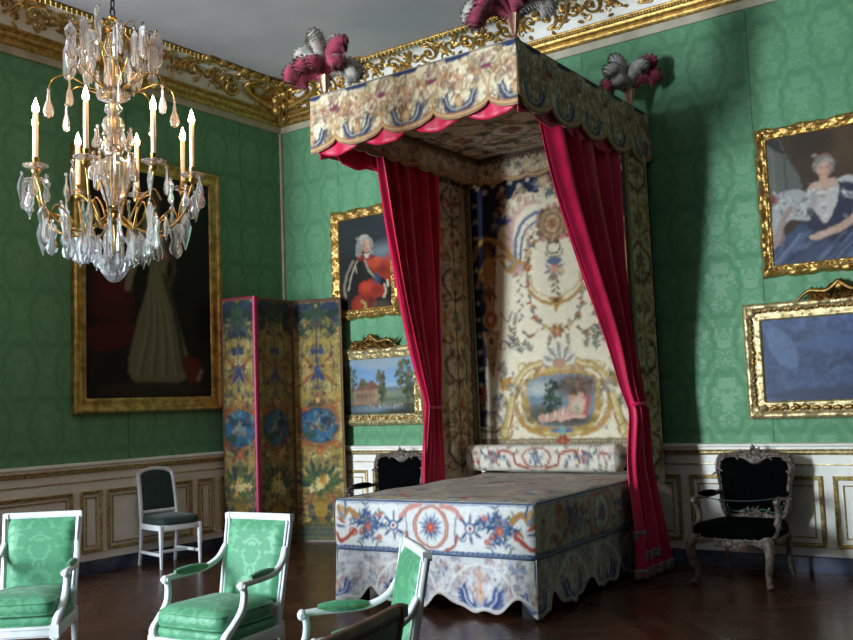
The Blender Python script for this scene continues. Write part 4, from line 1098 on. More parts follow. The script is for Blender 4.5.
# bolster
P = Paint(-.83, .83, .8, 1.1, .008, 0xd8d2c2); zc = .96
P.verdure(-.8, 0, .84, 1.08, 50, [0x5c6d85, 0xb58a7c, 0x8a7a5c, 0xa05a48, 0x70805f, 0xc0b49c], 12, .03, 0.0); P.ell(0, zc, .16, .1, 0xd8d2c2); P.ell(0, zc, .16, .1, 0xa05a48, ring=.016); P.bouquet(0, zc, .09, [0x7c90a8, ROSE, 0x4c6484], [0x2d4878, OLIVE], 3, 7)
for sg in (-1, 1):
    P.line([(sg * .1, .86), (sg * .22, .9), (sg * .26, 1.0), (sg * .4, 1.02), (sg * .44, .92)], .026, 0xa04a3a, smooth=5)
    P.line([(sg * .3, .88), (sg * .36, .98), (sg * .52, .95), (sg * .62, 1.03)], .02, 0x3c5a72, smooth=5)
    P.bouquet(sg * .5, zc, .08, [ROSE, SLATE, RED], [0x2d4878, OLIVE], 4, 6); P.scroll(sg * .68, zc, .06, 0, sg, RED, .02); P.scroll(sg * .78, zc + .02, .05, 0, -sg, 0x3c5a72, .016)
P.soften(8, .005, 0, .08, .03)
bol = thing('bolster', 'long flat-fronted floral bolster lying at the head of the bed', 'bolster', (3.69, -.40, .815))
a = np.linspace(-PI / 2, PI / 2 * 3, 40); sec = np.stack([-.115 * np.sign(np.cos(a)) * np.abs(np.cos(a)) ** .5, .125 + .125 * np.sign(np.sin(a)) * np.abs(np.sin(a)) ** .6], 1)
xs = P.x; pin = np.clip((.83 - np.abs(xs)) / .05, 0.02, 1) ** .4
Xg = np.repeat(xs[None], 40, 0); Yg = sec[:, :1] * pin[None]; Zg = .125 + (sec[:, 1:] - .125) * pin[None] + .018
pm = PM(); pm.grid(np.stack([Xg, Yg, Zg], 2), P.sample(Xg, .81 + Zg), True); pm.build('bolster_cover', bed_cloth, bol)
m = MB()
for sx in (-1, 1): m.blob((sx * .825, 0, .143), (.012, .03, .03))
m.build('end_button', M['blue_braid'], bol)

# ================================================================== pictures
def frame_mesh(w, h, prof, step=.02, carve=0.0, freq=14.0, seed=0, wavy=0.0):
    """w, h outer size; prof = (distance in from the outer edge, height off the wall)"""
    mb = MB(); r = np.random.RandomState(seed); ph = r.uniform(0, 6, 8)
    C = [(-w / 2, -h / 2), (w / 2, -h / 2), (w / 2, h / 2), (-w / 2, h / 2)]; R = []
    for i in range(4):
        a, b = np.array(C[i]), np.array(C[(i + 1) % 4]); L = np.linalg.norm(b - a); n = max(2, int(L / step))
        for k in range(n):
            t = k / n; s = t * L; p = a + (b - a) * t; row = []
            for q, (d, hh) in enumerate(prof):
                lim = max(0.0, 1 - 2 * abs(t - .5) * 0)
                # mitre: slide the point in from both ends
                f = d / L; tt = f + t * (1 - 2 * f); pp = a + (b - a) * tt
                inn = np.array([-(b - a)[1], (b - a)[0]]) / L * d
                c = carve * math.sin(PI * q / (len(prof) - 1)) * (math.sin(s * freq * 2 + ph[q % 8] + q * 1.3) * .6 + math.sin(s * freq * 5.1 + q * 2.1) * .4) if 0 < q < len(prof) - 1 else 0
                wv = wavy * (math.sin(s * freq * 1.3 + ph[1]) + .6 * math.sin(s * freq * 3.1)) if q < 3 else 0
                nn = inn / max(d, 1e-6) if d > 0 else np.array([-(b - a)[1], (b - a)[0]]) / L
                P = pp + inn + nn * wv
                row.append((P[0], -hh - c, P[1]))
            R.append(row)
    R = np.array(R); mb.rings(R, closed=True)
    return mb
def leaf_relief(mb, x, z, l, w, a, y=-.03, lift=.02):
    G = []
    for k in range(5):
        f = k / 4; ww = w * math.sin(PI * min(1, f * .85 + .12)) * (1 if k % 2 else .75); row = []
        for j in (-1, -.5, 0, .5, 1):
            row.append((x + f * l * math.cos(a) - j * ww * math.sin(a), y - lift * math.sin(PI * f) * (1 - .6 * abs(j)) - .004, z + f * l * math.sin(a) + j * ww * math.cos(a)))
        G.append(row)
    mb.grid(G)
def picture(name, label, w, h, cx, cz, fr, prof, P, mat_f, mat_c, rz=0.0, carve=0.0, wavy=0.0, tilt=0.0, corner=0, crest=False, freq=14, mark=None):
    loc = (cx, -.004, cz) if rz == 0 else (.004, cx, cz)
    t = thing(name, label, 'painting', loc, rz)
    t.rotation_euler = (tilt, 0, rz)
    mb = frame_mesh(w, h, prof, .018, carve, freq, len(label), wavy)
    q = random.Random(len(label))
    if corner:
        for sx in (-1, 1):
            for sz in (-1, 1):
                for k in range(corner):
                    leaf_relief(mb, sx * (w / 2 - fr * .5), sz * (h / 2 - fr * .5), fr * q.uniform(.35, .6), fr * .2, q.uniform(0, 2 * PI), -prof[len(prof) // 2][1], .03)
                mb.blob((sx * (w / 2 - fr * .5), -prof[len(prof) // 2][1] - .01, sz * (h / 2 - fr * .5)), (fr * .25, .025, fr * .25))
    f = mb.build('frame', mat_f, t, smooth=55)
    if corner:
        mb = MB()
        for L, hor in ((w, True), (h, False)):
            n = int(L / .085)
            for k in range(1, n):
                s = -L / 2 + k * L / n
                for sg in (-1, 1):
                    e = sg * ((h if hor else w) / 2 - fr * .5)
                    for a in (.5, 2.6):
                        leaf_relief(mb, s if hor else e, e if hor else s, fr * .5, fr * .17, a + (0 if hor else PI / 2) + q.uniform(-.3, .3), -prof[len(prof) // 2][1] + .006, .018)
        mb.build('carving', mark or mat_f, f, smooth=60)
    if crest:
        mb = MB()
        for k in range(34):
            a = q.uniform(.1, PI - .1); x = q.uniform(-.28, .28) * crest
            leaf_relief(mb, x, h / 2 - .03 + q.uniform(0, .05) * (1 - abs(x) * 2), q.uniform(.08, .16), .026, a, -.05, .04)
        for sg in (-1, 1):
            p = [(sg * .34 * crest, -.06, h / 2), (sg * .24 * crest, -.075, h / 2 + .07), (sg * .1 * crest, -.08, h / 2 + .06), (0, -.085, h / 2 + .13)]
            mb.tube(spline(p, 6), np.linspace(.012, .028, 19), 7)
        mb.blob((0, -.07, h / 2 + .1), (.06, .035, .05))
        mb.build('crest', mark or mat_f, t, smooth=60)
    m = MB(); m.bx(-w / 2 + .02, w / 2 - .02, -.02, -.002, -h / 2 + .02, h / 2 - .02); m.build('stretcher', M['dark_void'], t, smooth=0)
    P.soften(len(label), .004, 1, .05, .03); P.brush(1400, .012, .007, 3, .07); P.soften(5, .002, 1, .04, .02)
    X, Z = np.meshgrid(P.x, P.y); pm = PM(); pm.grid(np.stack([X, -.026 + 0 * X, Z], 2), P.C); pm.build('canvas', mat_c, t)
    return t
ROC = lambda f: [(0, .0), (.0, .035), (f * .12, .055), (f * .3, .07), (f * .48, .058), (f * .62, .045), (f * .74, .05), (f * .84, .038), (f * .92, .04), (f, .028)]
FLAT = lambda f: [(0, 0), (0, .06), (f * .1, .075), (f * .22, .08), (f * .34, .065), (f * .45, .05), (f * .6, .048), (f * .75, .042), (f * .85, .052), (f * .93, .048), (f, .028)]

# dark full-length picture on the left wall
w, h, fr = 1.88, 2.66, .15
P = Paint(-w / 2 + fr - .01, w / 2 - fr + .01, -h / 2 + fr - .01, h / 2 - fr + .01, .013, 0x15110e)
P.cloud(2, .8, [0x1d1712, 0x0f0d0c], .6)
P.poly([(-.8, 1.2), (-.2, 1.2), (-.4, .4), (-.6, -.1), (-.8, -.2)], 0x1f1712, smooth=4)
P.poly([(-.72, -.1), (-.68, .2), (-.45, .3), (-.28, .2), (-.22, -.25), (-.3, -.4), (-.7, -.36)], 0x3b1013, smooth=4); P.ell(-.48, -.02, .18, .22, 0x4c1517)
P.poly([(-.74, -.46), (-.25, -.42), (-.22, -.62), (-.7, -.72)], 0x421114, smooth=4)
P.line([(-.7, -.7), (-.72, -1.05)], .03, 0x2a1a10); P.line([(-.26, -.6), (-.24, -1.0)], .03, 0x2a1a10)
P.poly([(-.08, .72), (.12, .74), (.24, .4), (.2, .12), (.36, -.42), (.46, -.98), (-.26, -1.0), (-.22, -.5), (-.02, .12), (-.14, .4)], 0x6d6a50, smooth=4)
for k in range(12): P.line([(.02 + .012 * k - .05, .1), (-.05 + .03 * k, -.4), (-.2 + .055 * k, -.96)], .022, [0x8a8668, 0x4e4c3a, 0x757256][k % 3], smooth=4, op=.8)
P.line([(.16, .1), (.3, -.3), (.42, -.9)], .06, 0x34382e, smooth=4); P.line([(-.1, .4), (-.24, .16), (-.3, -.05)], .08, 0x7d7660, smooth=4)
P.ell(.02, .5, .14, .22, 0x7c765e); P.ell(.03, .82, .075, .11, 0x6a5546); P.ell(.03, .92, .1, .07, 0x4c4238); P.line([(.2, .45), (.3, .2), (.22, 0)], .06, 0x4a3c30, smooth=4)
P.poly([(.42, -.75), (.62, -.8), (.66, -.98), (.46, -1.02)], 0x5a1a1a, smooth=4); P.line([(.6, -1.0), (.66, -.9)], .03, 0x8a8070)
P.ell(.0, -1.1, .7, .08, 0x2c221a)
picture('portrait_painting', 'tall dark portrait of a standing figure in a pale gown, behind the chandelier', w, h, -2.01, 2.86, fr,
        [(0, 0), (0, .05), (.012, .068), (.035, .072), (.05, .06), (.065, .045), (.1, .04), (.112, .05), (.13, .046), (.15, .028)], P, M['gold_old'], M['canvas_gloss'], rz=PI / 2)

# man in red on the back wall
w, h, fr = .98, 1.28, .115
P = Paint(-w / 2 + fr - .01, w / 2 - fr + .01, -h / 2 + fr - .01, h / 2 - fr + .01, .0068, 0x1f2324)
P.glow(-.15, .35, .35, .3, 0x2c3231, .7); P.glow(.3, .1, .26, .16, 0x78858a, .8); P.glow(.34, .0, .2, .1, 0x5a6468, .8); P.glow(.3, .42, .3, .3, 0x2a3034, .8)
P.poly([(-.2, .02), (-.1, .07), (.02, .09), (.14, .06), (.3, .0), (.38, -.1), (.38, -.54), (-.38, -.54), (-.33, -.3), (-.27, -.12)], 0x17130f, smooth=4)
P.poly([(-.02, .05), (.1, .06), (.28, .02), (.38, -.08), (.38, -.28), (.26, -.2), (.12, -.12)], 0x8e2a16, smooth=4)
P.glow(.14, -.02, .16, .07, 0xb8472a, .8, -.3); P.glow(.26, -.1, .1, .07, 0x5e1a10, .7); P.glow(.2, .02, .1, .03, 0xc4583a, .7, -.2); P.glow(.33, -.02, .08, .09, 0xa43420, .7)
P.poly([(-.08, -.24), (.05, -.2), (.2, -.26), (.28, -.34), (.2, -.42), (.0, -.4), (-.1, -.34)], 0x942718, smooth=4); P.glow(.02, -.28, .1, .08, 0xba4026, .8); P.glow(.16, -.34, .1, .06, 0x661a10, .7)
P.poly([(-.16, -.38), (.1, -.4), (.14, -.54), (-.2, -.54)], 0x7a2016, smooth=4); P.glow(-.1, -.46, .07, .08, 0xa03424, .7); P.glow(.08, -.47, .05, .08, 0x4a130d, .8)
P.line([(-.17, .03), (-.26, -.1), (-.31, -.26), (-.29, -.4)], .035, 0x7d735f, smooth=5); P.line([(-.14, -.02), (-.2, -.14), (-.25, -.3)], .016, 0xb5aa92, smooth=5); P.line([(-.1, .03), (-.14, -.02), (-.12, -.1)], .014, 0xa09480, smooth=4)
P.line([(.0, .02), (.06, -.1), (.16, -.2)], .026, 0x9c917a, smooth=4); P.line([(-.02, -.02), (.02, -.12), (.02, -.2)], .05, 0x241d18, smooth=4)
P.glow(.17, -.2, .07, .08, 0x33425c, .9); P.line([(.28, -.28), (.3, -.36), (.26, -.42)], .028, 0xb79f86, smooth=3); P.line([(.32, -.24), (.33, -.3)], .02, 0xcfc3b2)
P.line([(-.06, -.44), (.0, -.5), (-.04, -.54)], .035, 0x9a8a48, smooth=3); P.glow(.2, -.5, .18, .05, 0x4a4632, .7)
P.poly([(-.12, .06), (-.04, .1), (.06, .09), (.16, .06), (.1, .03), (-.06, .03)], 0x7c2a1e, smooth=3)
for a, b, rx, ry, c in ((.0, .24, .09, .085, 0x8f8b82), (-.07, .18, .055, .1, 0x87837a), (.095, .19, .04, .085, 0x827e76), (-.08, .12, .05, .05, 0x7d7970), (.1, .125, .035, .045, 0x77736b)): P.ell(a, b, rx, ry, c)
for k in range(30): P.ell(-.11 + .23 * ((k * .618) % 1), .1 + .2 * ((k * .382) % 1), .016, .01, [0x9f9b92, 0xb3afa6, 0x6d6a62][k % 3], k)
P.ell(.033, .19, .052, .076, 0xb58a72); P.glow(.055, .2, .035, .06, 0xc9a088, .8); P.glow(-.005, .17, .025, .05, 0x8c6450, .7); P.glow(.045, .14, .03, .02, 0xb87c68, .7)
P.ell(.0, .29, .07, .03, 0xa8a49b); P.ell(.03, .275, .05, .02, 0x9a968c)
for q in (.012, .06): P.ell(q, .2, .011, .006, 0x3c2a22); P.line([(q - .014, .214), (q + .014, .214)], .006, 0x7d5c4a)
P.line([(.037, .2), (.045, .17), (.034, .168)], .007, 0x96684f); P.line([(.02, .147), (.055, .147)], .008, 0x8c4a3e)
P.poly([(.0, .1), (.07, .1), (.06, .05), (.01, .05)], 0xb9b2a4)
picture('portrait_painting', 'portrait of a man in grey wig and red robe beside the bed curtain', w, h, 1.30, 3.145, fr, ROC(fr), P, M['gold'], M['canvas'], carve=.012, wavy=.008, corner=7)

# landscape below it
w, h, fr = 1.34, .88, .13
P = Paint(-w / 2 + fr - .01, w / 2 - fr + .01, -h / 2 + fr - .01, h / 2 - fr + .01, .0075, 0x6d8fb0)
P.glow(0, .34, .8, .14, 0x8c979c, .8); P.glow(.1, .24, .4, .08, 0x9aa4a6, .6); P.glow(.15, .05, .5, .14, 0x86a6c2, .7); P.glow(.2, -.02, .4, .06, 0xa6b4b8, .6)
P.rect(-.7, .7, -.4, -.03, 0x5b6650); P.glow(.2, -.035, .4, .03, 0x5d7078, .9); P.glow(.15, -.09, .4, .05, 0x87907a, .7)
P.rect(-.7, .7, -.4, -.2, 0x3d4434); P.glow(.0, -.25, .45, .05, 0x6d8290, .9); P.glow(.1, -.2, .3, .03, 0x7a8070, .7); P.glow(.35, -.3, .3, .06, 0x2a2a20, .8)
q = random.Random(5)
for x, z, rx, rz, n in ((.42, .12, .13, .16, 90), (.46, -.04, .1, .12, 50), (.08, .08, .06, .1, 40), (.1, -.06, .05, .1, 36), (-.18, .03, .06, .06, 24), (-.38, .1, .12, .16, 90), (-.5, -.08, .1, .2, 60)):
    for k in range(n):
        a, d = q.uniform(0, 6.28), q.random() ** .6
        P.ell(x + rx * d * math.cos(a), z + rz * d * math.sin(a), q.uniform(.012, .03), q.uniform(.008, .02), q.choice((0x3f4a2c, 0x4e5a34, 0x5f6138, 0x2f3a26, 0x6b5e38)), a)
P.line([(.44, .1), (.45, -.25)], .014, 0x3a2e20); P.line([(.09, .02), (.1, -.2)], .01, 0x3a3224)
P.poly([(-.32, -.2), (-.32, -.04), (-.2, .0), (-.12, -.02), (-.12, .02), (-.02, .04), (.04, -.02), (.04, -.2)], 0x8a7058); P.poly([(-.34, -.05), (-.22, .02), (-.12, -.02), (-.14, .02), (-.06, .08), (.05, .0), (.04, -.03), (-.14, -.04)], 0x74503f)
P.glow(.0, -.1, .05, .08, 0xa58c70, .7); P.glow(-.2, -.12, .1, .06, 0x6f5a48, .7)
for k in range(5): P.ell(-.26 + .06 * k, -.1, .009, .016, 0x3c2e24)
for k in range(34): P.ell(-.1 + .016 * k, -.2 - .04 * q.random(), q.uniform(.006, .012), q.uniform(.006, .014), q.choice((0xa89c88, 0x7c4a3e, 0x4c3c30, 0xc0b8a4, 0x585048)))
picture('landscape_painting', 'small landscape of trees by water in a carved gold frame beside the screen', w, h, 1.40, 1.725, fr, ROC(fr), P, M['gold_pale'], M['canvas'], carve=.010, corner=6, crest=1.0, mark=M['gold_dark'])

# lady on the back wall, right of the bed
w, h, fr = 1.08, 1.30, .10
P = Paint(-w / 2 + fr - .01, w / 2 - fr + .01, -h / 2 + fr - .01, h / 2 - fr + .01, .0068, 0x3f3022)
P.glow(.2, .4, .4, .3, 0x54402a, .8); P.glow(-.05, .45, .2, .2, 0x2c221a, .8); P.glow(.4, .15, .15, .25, 0x5e482e, .7)
P.poly([(-.46, .56), (-.34, .54), (-.27, .36), (-.18, .18), (-.2, .06), (-.46, .05)], 0x5f6058, smooth=4); P.line([(-.3, .44), (-.3, .05)], .02, 0x4c4d46); P.line([(-.4, .5), (-.4, .05)], .025, 0x6c6d64); P.poly([(-.46, .56), (-.36, .56), (-.3, .4), (-.4, .48)], 0x30302c, smooth=3)
P.poly([(-.46, -.56), (-.36, -.34), (-.16, -.2), (.0, -.26), (.2, -.3), (.46, -.32), (.46, -.56)], 0x414a60, smooth=4)
P.poly([(.05, .06), (.16, .1), (.3, .02), (.46, -.1), (.46, -.4), (.1, -.42), (-.12, -.28), (-.2, -.2), (-.12, -.06)], 0x2f3042, smooth=4)
for k in range(16):
    x = q.uniform(-.4, .4); P.line([(x - .1, -.54), (x, -.44), (x + .12, -.34 + .05 * q.random())], q.uniform(.012, .026), q.choice((0x5d6a84, 0x353d54, 0x6b7690, 0x49536c)), smooth=4, op=.8)
for k in range(12): P.glow(q.uniform(-.35, .4), q.uniform(-.52, -.36), .1, .03, q.choice((0x6f7a92, 0x2f364a)), .6, q.uniform(.2, .9))
P.poly([(-.42, -.02), (-.34, .08), (-.22, .08), (-.1, .02), (-.08, -.06), (-.16, -.12), (-.12, -.2), (-.3, -.18), (-.38, -.32), (-.44, -.4)], 0xa7a6a2, smooth=4)
for k in range(60):
    x, z = q.uniform(-.4, -.1), q.uniform(-.2, .07); P.ell(x, z, q.uniform(.01, .03), .008, q.choice((0xd0cfca, 0x7d7e80, 0xbdbcb8, 0x605f62)), q.uniform(0, 3))
P.line([(-.42, -.36), (-.36, -.2), (-.28, -.08)], .05, 0x9c8580, smooth=4); P.glow(-.41, .02, .05, .06, 0x7a342e, .9); P.glow(-.38, -.3, .05, .1, 0xa08a88, .7)
P.poly([(.1, .1), (.2, .08), (.34, .02), (.46, -.06), (.46, .02), (.3, .1), (.18, .14)], 0xb4b2ae, smooth=4)
P.poly([(-.13, .02), (-.1, .09), (.1, .1), (.12, .02), (.08, -.12), (.0, -.24), (-.07, -.14)], 0xb9b4ac, smooth=4); P.glow(-.08, -.02, .04, .1, 0x908c88, .7)
P.poly([(-.12, .07), (-.06, .12), (.08, .13), (.12, .08), (.02, .03)], 0xc2a08c, smooth=3); P.glow(.0, .08, .06, .03, 0xd2b4a0, .7)
for k in range(7): P.ell(-.02 + .004 * k, .03 - .035 * k, .034 - .003 * k, .011, [0xd6d2ca, 0x8e8b8c, 0xb0acaa][k % 3])
for k in range(16): P.ell(-.11 + .015 * k, .04 + .02 * math.sin(k * 1.3), .012, .009, [0xdad6d0, 0x9a9896][k % 2])
P.line([(.26, -.02), (.24, -.2), (.08, -.3), (-.08, -.345)], .06, 0xb99a88, smooth=5); P.glow(.0, -.325, .09, .025, 0xcfb09c, .8, .35); P.ell(-.1, -.345, .045, .02, 0xc4a48f)
for k in range(46):
    a = k * .618; P.ell(.16 + .26 * (a % 1), -.2 + .2 * ((k * .382) % 1), q.uniform(.012, .034), .012, q.choice((0xb9babc, 0x8c8e94, 0xcfcfce, 0x6f7178)), q.uniform(0, 3))
P.line([(.01, .06), (.01, .16)], .065, 0xb5937e); P.glow(.02, .1, .05, .05, 0xc6a690, .7)
P.ell(.015, .285, .075, .065, 0x807b74); P.ell(-.045, .25, .035, .05, 0x79746d); P.ell(.075, .25, .028, .05, 0x77726b)
for k in range(24): P.ell(-.06 + .15 * ((k * .618) % 1), .27 + .08 * ((k * .382) % 1), .014, .01, [0x9c978f, 0xaaa69e, 0x6a655f][k % 3], k)
P.ell(.015, .215, .054, .076, 0xbf9a86); P.glow(.005, .22, .035, .06, 0xd3b09c, .8); P.glow(.055, .2, .02, .05, 0x96705c, .7); P.glow(-.012, .18, .018, .014, 0xc48c7a, .6); P.glow(.04, .18, .018, .014, 0xbd8674, .6)
for a in (-.008, .038): P.ell(a, .228, .011, .0055, 0x3c2c26); P.line([(a - .013, .243), (a + .013, .243)], .005, 0x86654f)
P.line([(.014, .225), (.012, .198), (.02, .195)], .006, 0xa67c66); P.line([(.0, .172), (.032, .172)], .008, 0x9a5248)
P.line([(-.05, .33), (.0, .345), (.06, .335)], .012, 0x7c3c36)
picture('portrait_painting', 'portrait of a seated lady in blue and ermine in a carved gold frame', w, h, 6.285, 3.13, fr, ROC(fr), P, M['gold'], M['canvas'], carve=.012, wavy=.007, corner=7)

# dark blue picture below it
w, h, fr = 1.62, .99, .15
P = Paint(-w / 2 + fr - .01, w / 2 - fr + .01, -h / 2 + fr - .01, h / 2 - fr + .01, .009, 0x2b3a60)
P.cloud(12, .5, [0x5a7098, 0x141d36, 0x3a4f7c], .7, 1.0, .6); P.cloud(14, .13, [0x161f3a, 0x5f76a0], .45); P.brush(1500, .05, .02, 9, .35)
P.ell(-.5, .1, .1, .2, 0x6f87ad, .5, op=.4); P.ell(0, -.3, .7, .06, 0x2a3450); P.ell(.1, .12, .5, .06, 0x455c88, op=.5)
for k in range(26): P.ell(.12 + .02 * k, -.12 + .05 * math.sin(k * 1.7) + .004 * k, .022, .016, [0x8c8a90, 0x7a6a68, 0x5a6a88, 0x98a2b4][k % 4])
for k in range(4): P.line([(.2 + .12 * k, -.1), (.22 + .12 * k, .12 + .04 * (k % 2))], .006, 0x7d8aa2)
picture('seascape_painting', 'glossy dark blue seascape in a wide carved gold frame', w, h, 6.36, 1.765, fr, FLAT(fr), P, M['gold_pale'], M['canvas_gloss'], carve=.004, corner=6, crest=1.0, mark=M['gold_dark'])

# ================================================================== folding screen
scr = thing('folding_screen', 'tall three-leaf painted folding screen standing in the corner', 'screen', (0, 0, 0))
A, B, C, D = (.08, -1.1), (.53, -1.03), (.45, -.36), (1.03, -.155)
SH = 2.75
def paint_leaf(wd, seed, g=0xb49a5c):
    P = Paint(0, wd, .02, SH, .0095, g); c = wd / 2
    P.cloud(seed, .5, [0x9f8448, 0xc4ad70], .5)
    P.verdure(.05, c, .1, .62, 46, [0x3c4a34, 0x5c5a34, 0x2f3f48, 0xc8a850, 0x8a4a30, 0x4a4430], seed, .07, c)
    P.verdure(.04, c, .65, 2.35, 60, [0x3a4438, 0x4c4430, 0x5f6a50, 0x8c4a34, 0x405060, 0xd0bc80], seed + 1, .045, c)
    P.verdure(.02, c, 2.38, 2.72, 46, [0x2c3a34, 0x24303c, 0x36482f, 0x3f5264], seed + 2, .07, c)
    for k in range(14): P.ell(c + .23 * math.cos(k) * (wd / .62), 2.62 + .06 * math.sin(k * 2), .07, .05, [0x26342f, 0x2c3a4a, 0x354a34][k % 3])
    # crossed trophy hung on a cord
    P.line([(c, 2.4), (c, 1.72)], .02, 0x2f3c5c)
    for sg in (-1, 1): P.line([(c - sg * .2, 1.78), (c + sg * .2, 2.12)], .032, 0x8c5230); P.ell(c + sg * .05, 2.16, .035, .05, 0x37486a); P.line([(c + sg * .16, 2.34), (c + sg * .2, 1.95), (c + sg * .17, 1.7)], .016, 0x4a4a36, smooth=4); P.leaf(c, 1.95, .16, .05, -PI / 2 + sg * .5, 0x2f4066)
    P.ell(c, 1.93, .045, .07, 0x37486a)
    # blue medallion
    P.poly([(c - .22, 1.52), (c + .22, 1.52), (c + .2, 1.1), (c - .2, 1.1)], 0x8c6038, smooth=3); P.verdure(c - .24, c + .24, 1.02, 1.58, 40, [0x8c4a30, 0x3a4438, 0x9a8448, 0x4a4030, 0x26384a], seed + 6, .045)
    P.ell(c, 1.31, .225, .2, 0x2b4a62); P.ell(c, 1.31, .195, .175, 0x33607c)
    P.verdure(c - .2, c + .2, 1.15, 1.48, 34, [0x24405a, 0x4a7a90, 0x1c3448, 0x5c8494, 0x8a8a78, 0x2c4c3c], seed + 8, .045)
    P.ell(c - .05, 1.3, .07, .028, 0x8c8a7a, .6); P.ell(c + .04, 1.27, .05, .03, 0x7c7c6c, -.6); P.ell(c - .0, 1.37, .02, .035, 0x8a8674); P.ell(c + .1, 1.36, .07, .045, 0x1e3848); P.ell(c - .11, 1.2, .08, .04, 0x2c5040)
    for sg in (-1, 1): P.scroll(c + sg * .2, 1.52, .05, 0, sg, 0xa84a30, .022); P.scroll(c + sg * .2, 1.1, .05, 0, -sg, 0xa84a30, .022); P.line([(c + sg * .2, 1.05), (c + sg * .22, .85)], .016, 0x3c4a34)
    P.bouquet(c, 1.6, .08, [0xa4553a, 0xc9a860], [0x3c4a34], seed); P.flower(c, 1.02, .05, 0xa84a30, OCHRE)
    # tall flowering plant with an urn
    for k in range(9): P.leaf(c, .6, .34, .06, .3 + k * .32, [0x3f5234, 0x566234, 0x2c443c][k % 3])
    P.bouquet(c, .66, .18, [0xcdb160, 0xb8863c, 0xd8c890], [0x3f5234, 0x566234], seed + 3, 9); P.ell(c, .36, .08, .1, 0x9a7c34); P.ell(c, .47, .1, .03, 0x7c6228); P.rect(c - .05, c + .05, .2, .28, 0x7c6228)
    P.rect(0, wd, .02, .2, 0x37463a, .8)
    for k in range(5): P.line([(0, .05 + .03 * k), (wd, .05 + .03 * k)], .012, [0x6a6a48, 0x324a5a][k % 2])
    P.verdure(.03, c, .6, 2.5, 70, [0x2a3430, 0x3a3a2c, 0x4a5440, 0x6a4a34, 0x2f3f50], seed + 11, .03, c)
    P.brush(900, .025, .01, seed, .2); P.soften(seed, .007, 1, .2, .025)
    for x in (.012, wd - .012): P.rect(x - .012, x + .012, 0, 3, 0x6a4a34)
    P.rect(0, wd, SH - .022, SH + .1, 0x6a4a34)
    return P
def screen_leaf(p, q, seed, g, bind):
    p, q = np.array(p), np.array(q); d = q - p; wd = np.linalg.norm(d); d /= wd; n = np.array([d[1], -d[0]])   # n faces the room
    mb = MB(); th = .026
    c8 = [(p + n * o) for o in (-.0, -th)] + [(q + n * o) for o in (-.0, -th)]
    V = [(a[0], a[1], z) for z in (.0, SH) for a in (c8[0], c8[2], c8[3], c8[1])]
    mb.add(V, [(0, 3, 2, 1), (4, 5, 6, 7), (0, 1, 5, 4), (1, 2, 6, 5), (2, 3, 7, 6), (3, 0, 4, 7)])
    leaf = mb.build('panel', M['walnut'], scr, smooth=0)
    P = paint_leaf(wd, seed, g); X, Z = np.meshgrid(P.x, P.y)
    G = np.stack([p[0] + d[0] * X + n[0] * .004, p[1] + d[1] * X + n[1] * .004, Z], 2)
    pm = PM(); pm.grid(G, P.C); pm.build('painted_face', M['tapestry'], leaf)
    for at in bind:
        c = p + d * (wd * at); mb = MB()
        mb.tube([(c[0], c[1], .0), (c[0], c[1], SH + .012)], .022, 8); mb.build('binding', M['magenta_braid'], leaf)
    mb = MB(); e0, e1 = p - n * .01, q - n * .01
    mb.tube([(e0[0], e0[1], SH), (e1[0], e1[1], SH)], .015, 6); mb.build('top_edge', M['magenta_braid'] if seed == 31 else M['walnut'], leaf)
screen_leaf(A, B, 31, 0x9a8548, (1.0,)); screen_leaf(B, C, 37, 0x8a7846, (.04,)); screen_leaf(C, D, 43, 0x9a8546, ())  # middle leaf has a darker ground, its turned-away shade put into the colour

# ================================================================== chairs
def sq(w, h, e=.5, n=12):
    a = np.arange(n) * 2 * PI / n
    return np.stack([w * np.sign(np.cos(a)) * np.abs(np.cos(a)) ** e, h * np.sign(np.sin(a)) * np.abs(np.sin(a)) ** e], 1)
def cushion(mb, cx, cy, z0, z1, wx, wy, taper=0.0, puff=.03, e=.35, n=40, rows=12):
    """pillow: rounded square plan, bulging sides, domed top; taper narrows the rear"""
    a = np.arange(n) * 2 * PI / n; R = []
    ux = np.sign(np.cos(a)) * np.abs(np.cos(a)) ** e; uy = np.sign(np.sin(a)) * np.abs(np.sin(a)) ** e
    for k in range(rows + 1):
        t = k / rows
        if t <= .6: s = 1 - .5 * abs(t / .6 - .5) ** 2 * .25; z = z0 + (z1 - z0) * t / .6; b = 0
        else:
            f = (t - .6) / .4; s = math.cos(f * PI / 2) * .97 + .0; z = z1 + puff * math.sin(f * PI / 2)
        if t > .6: s = max(s, .02)
        tx = 1 - taper * (uy * .5 + .5)
        R.append(np.stack([cx + wx / 2 * s * ux * tx, cy + wy / 2 * s * uy, np.full(n, z)], 1))
    mb.rings(R)
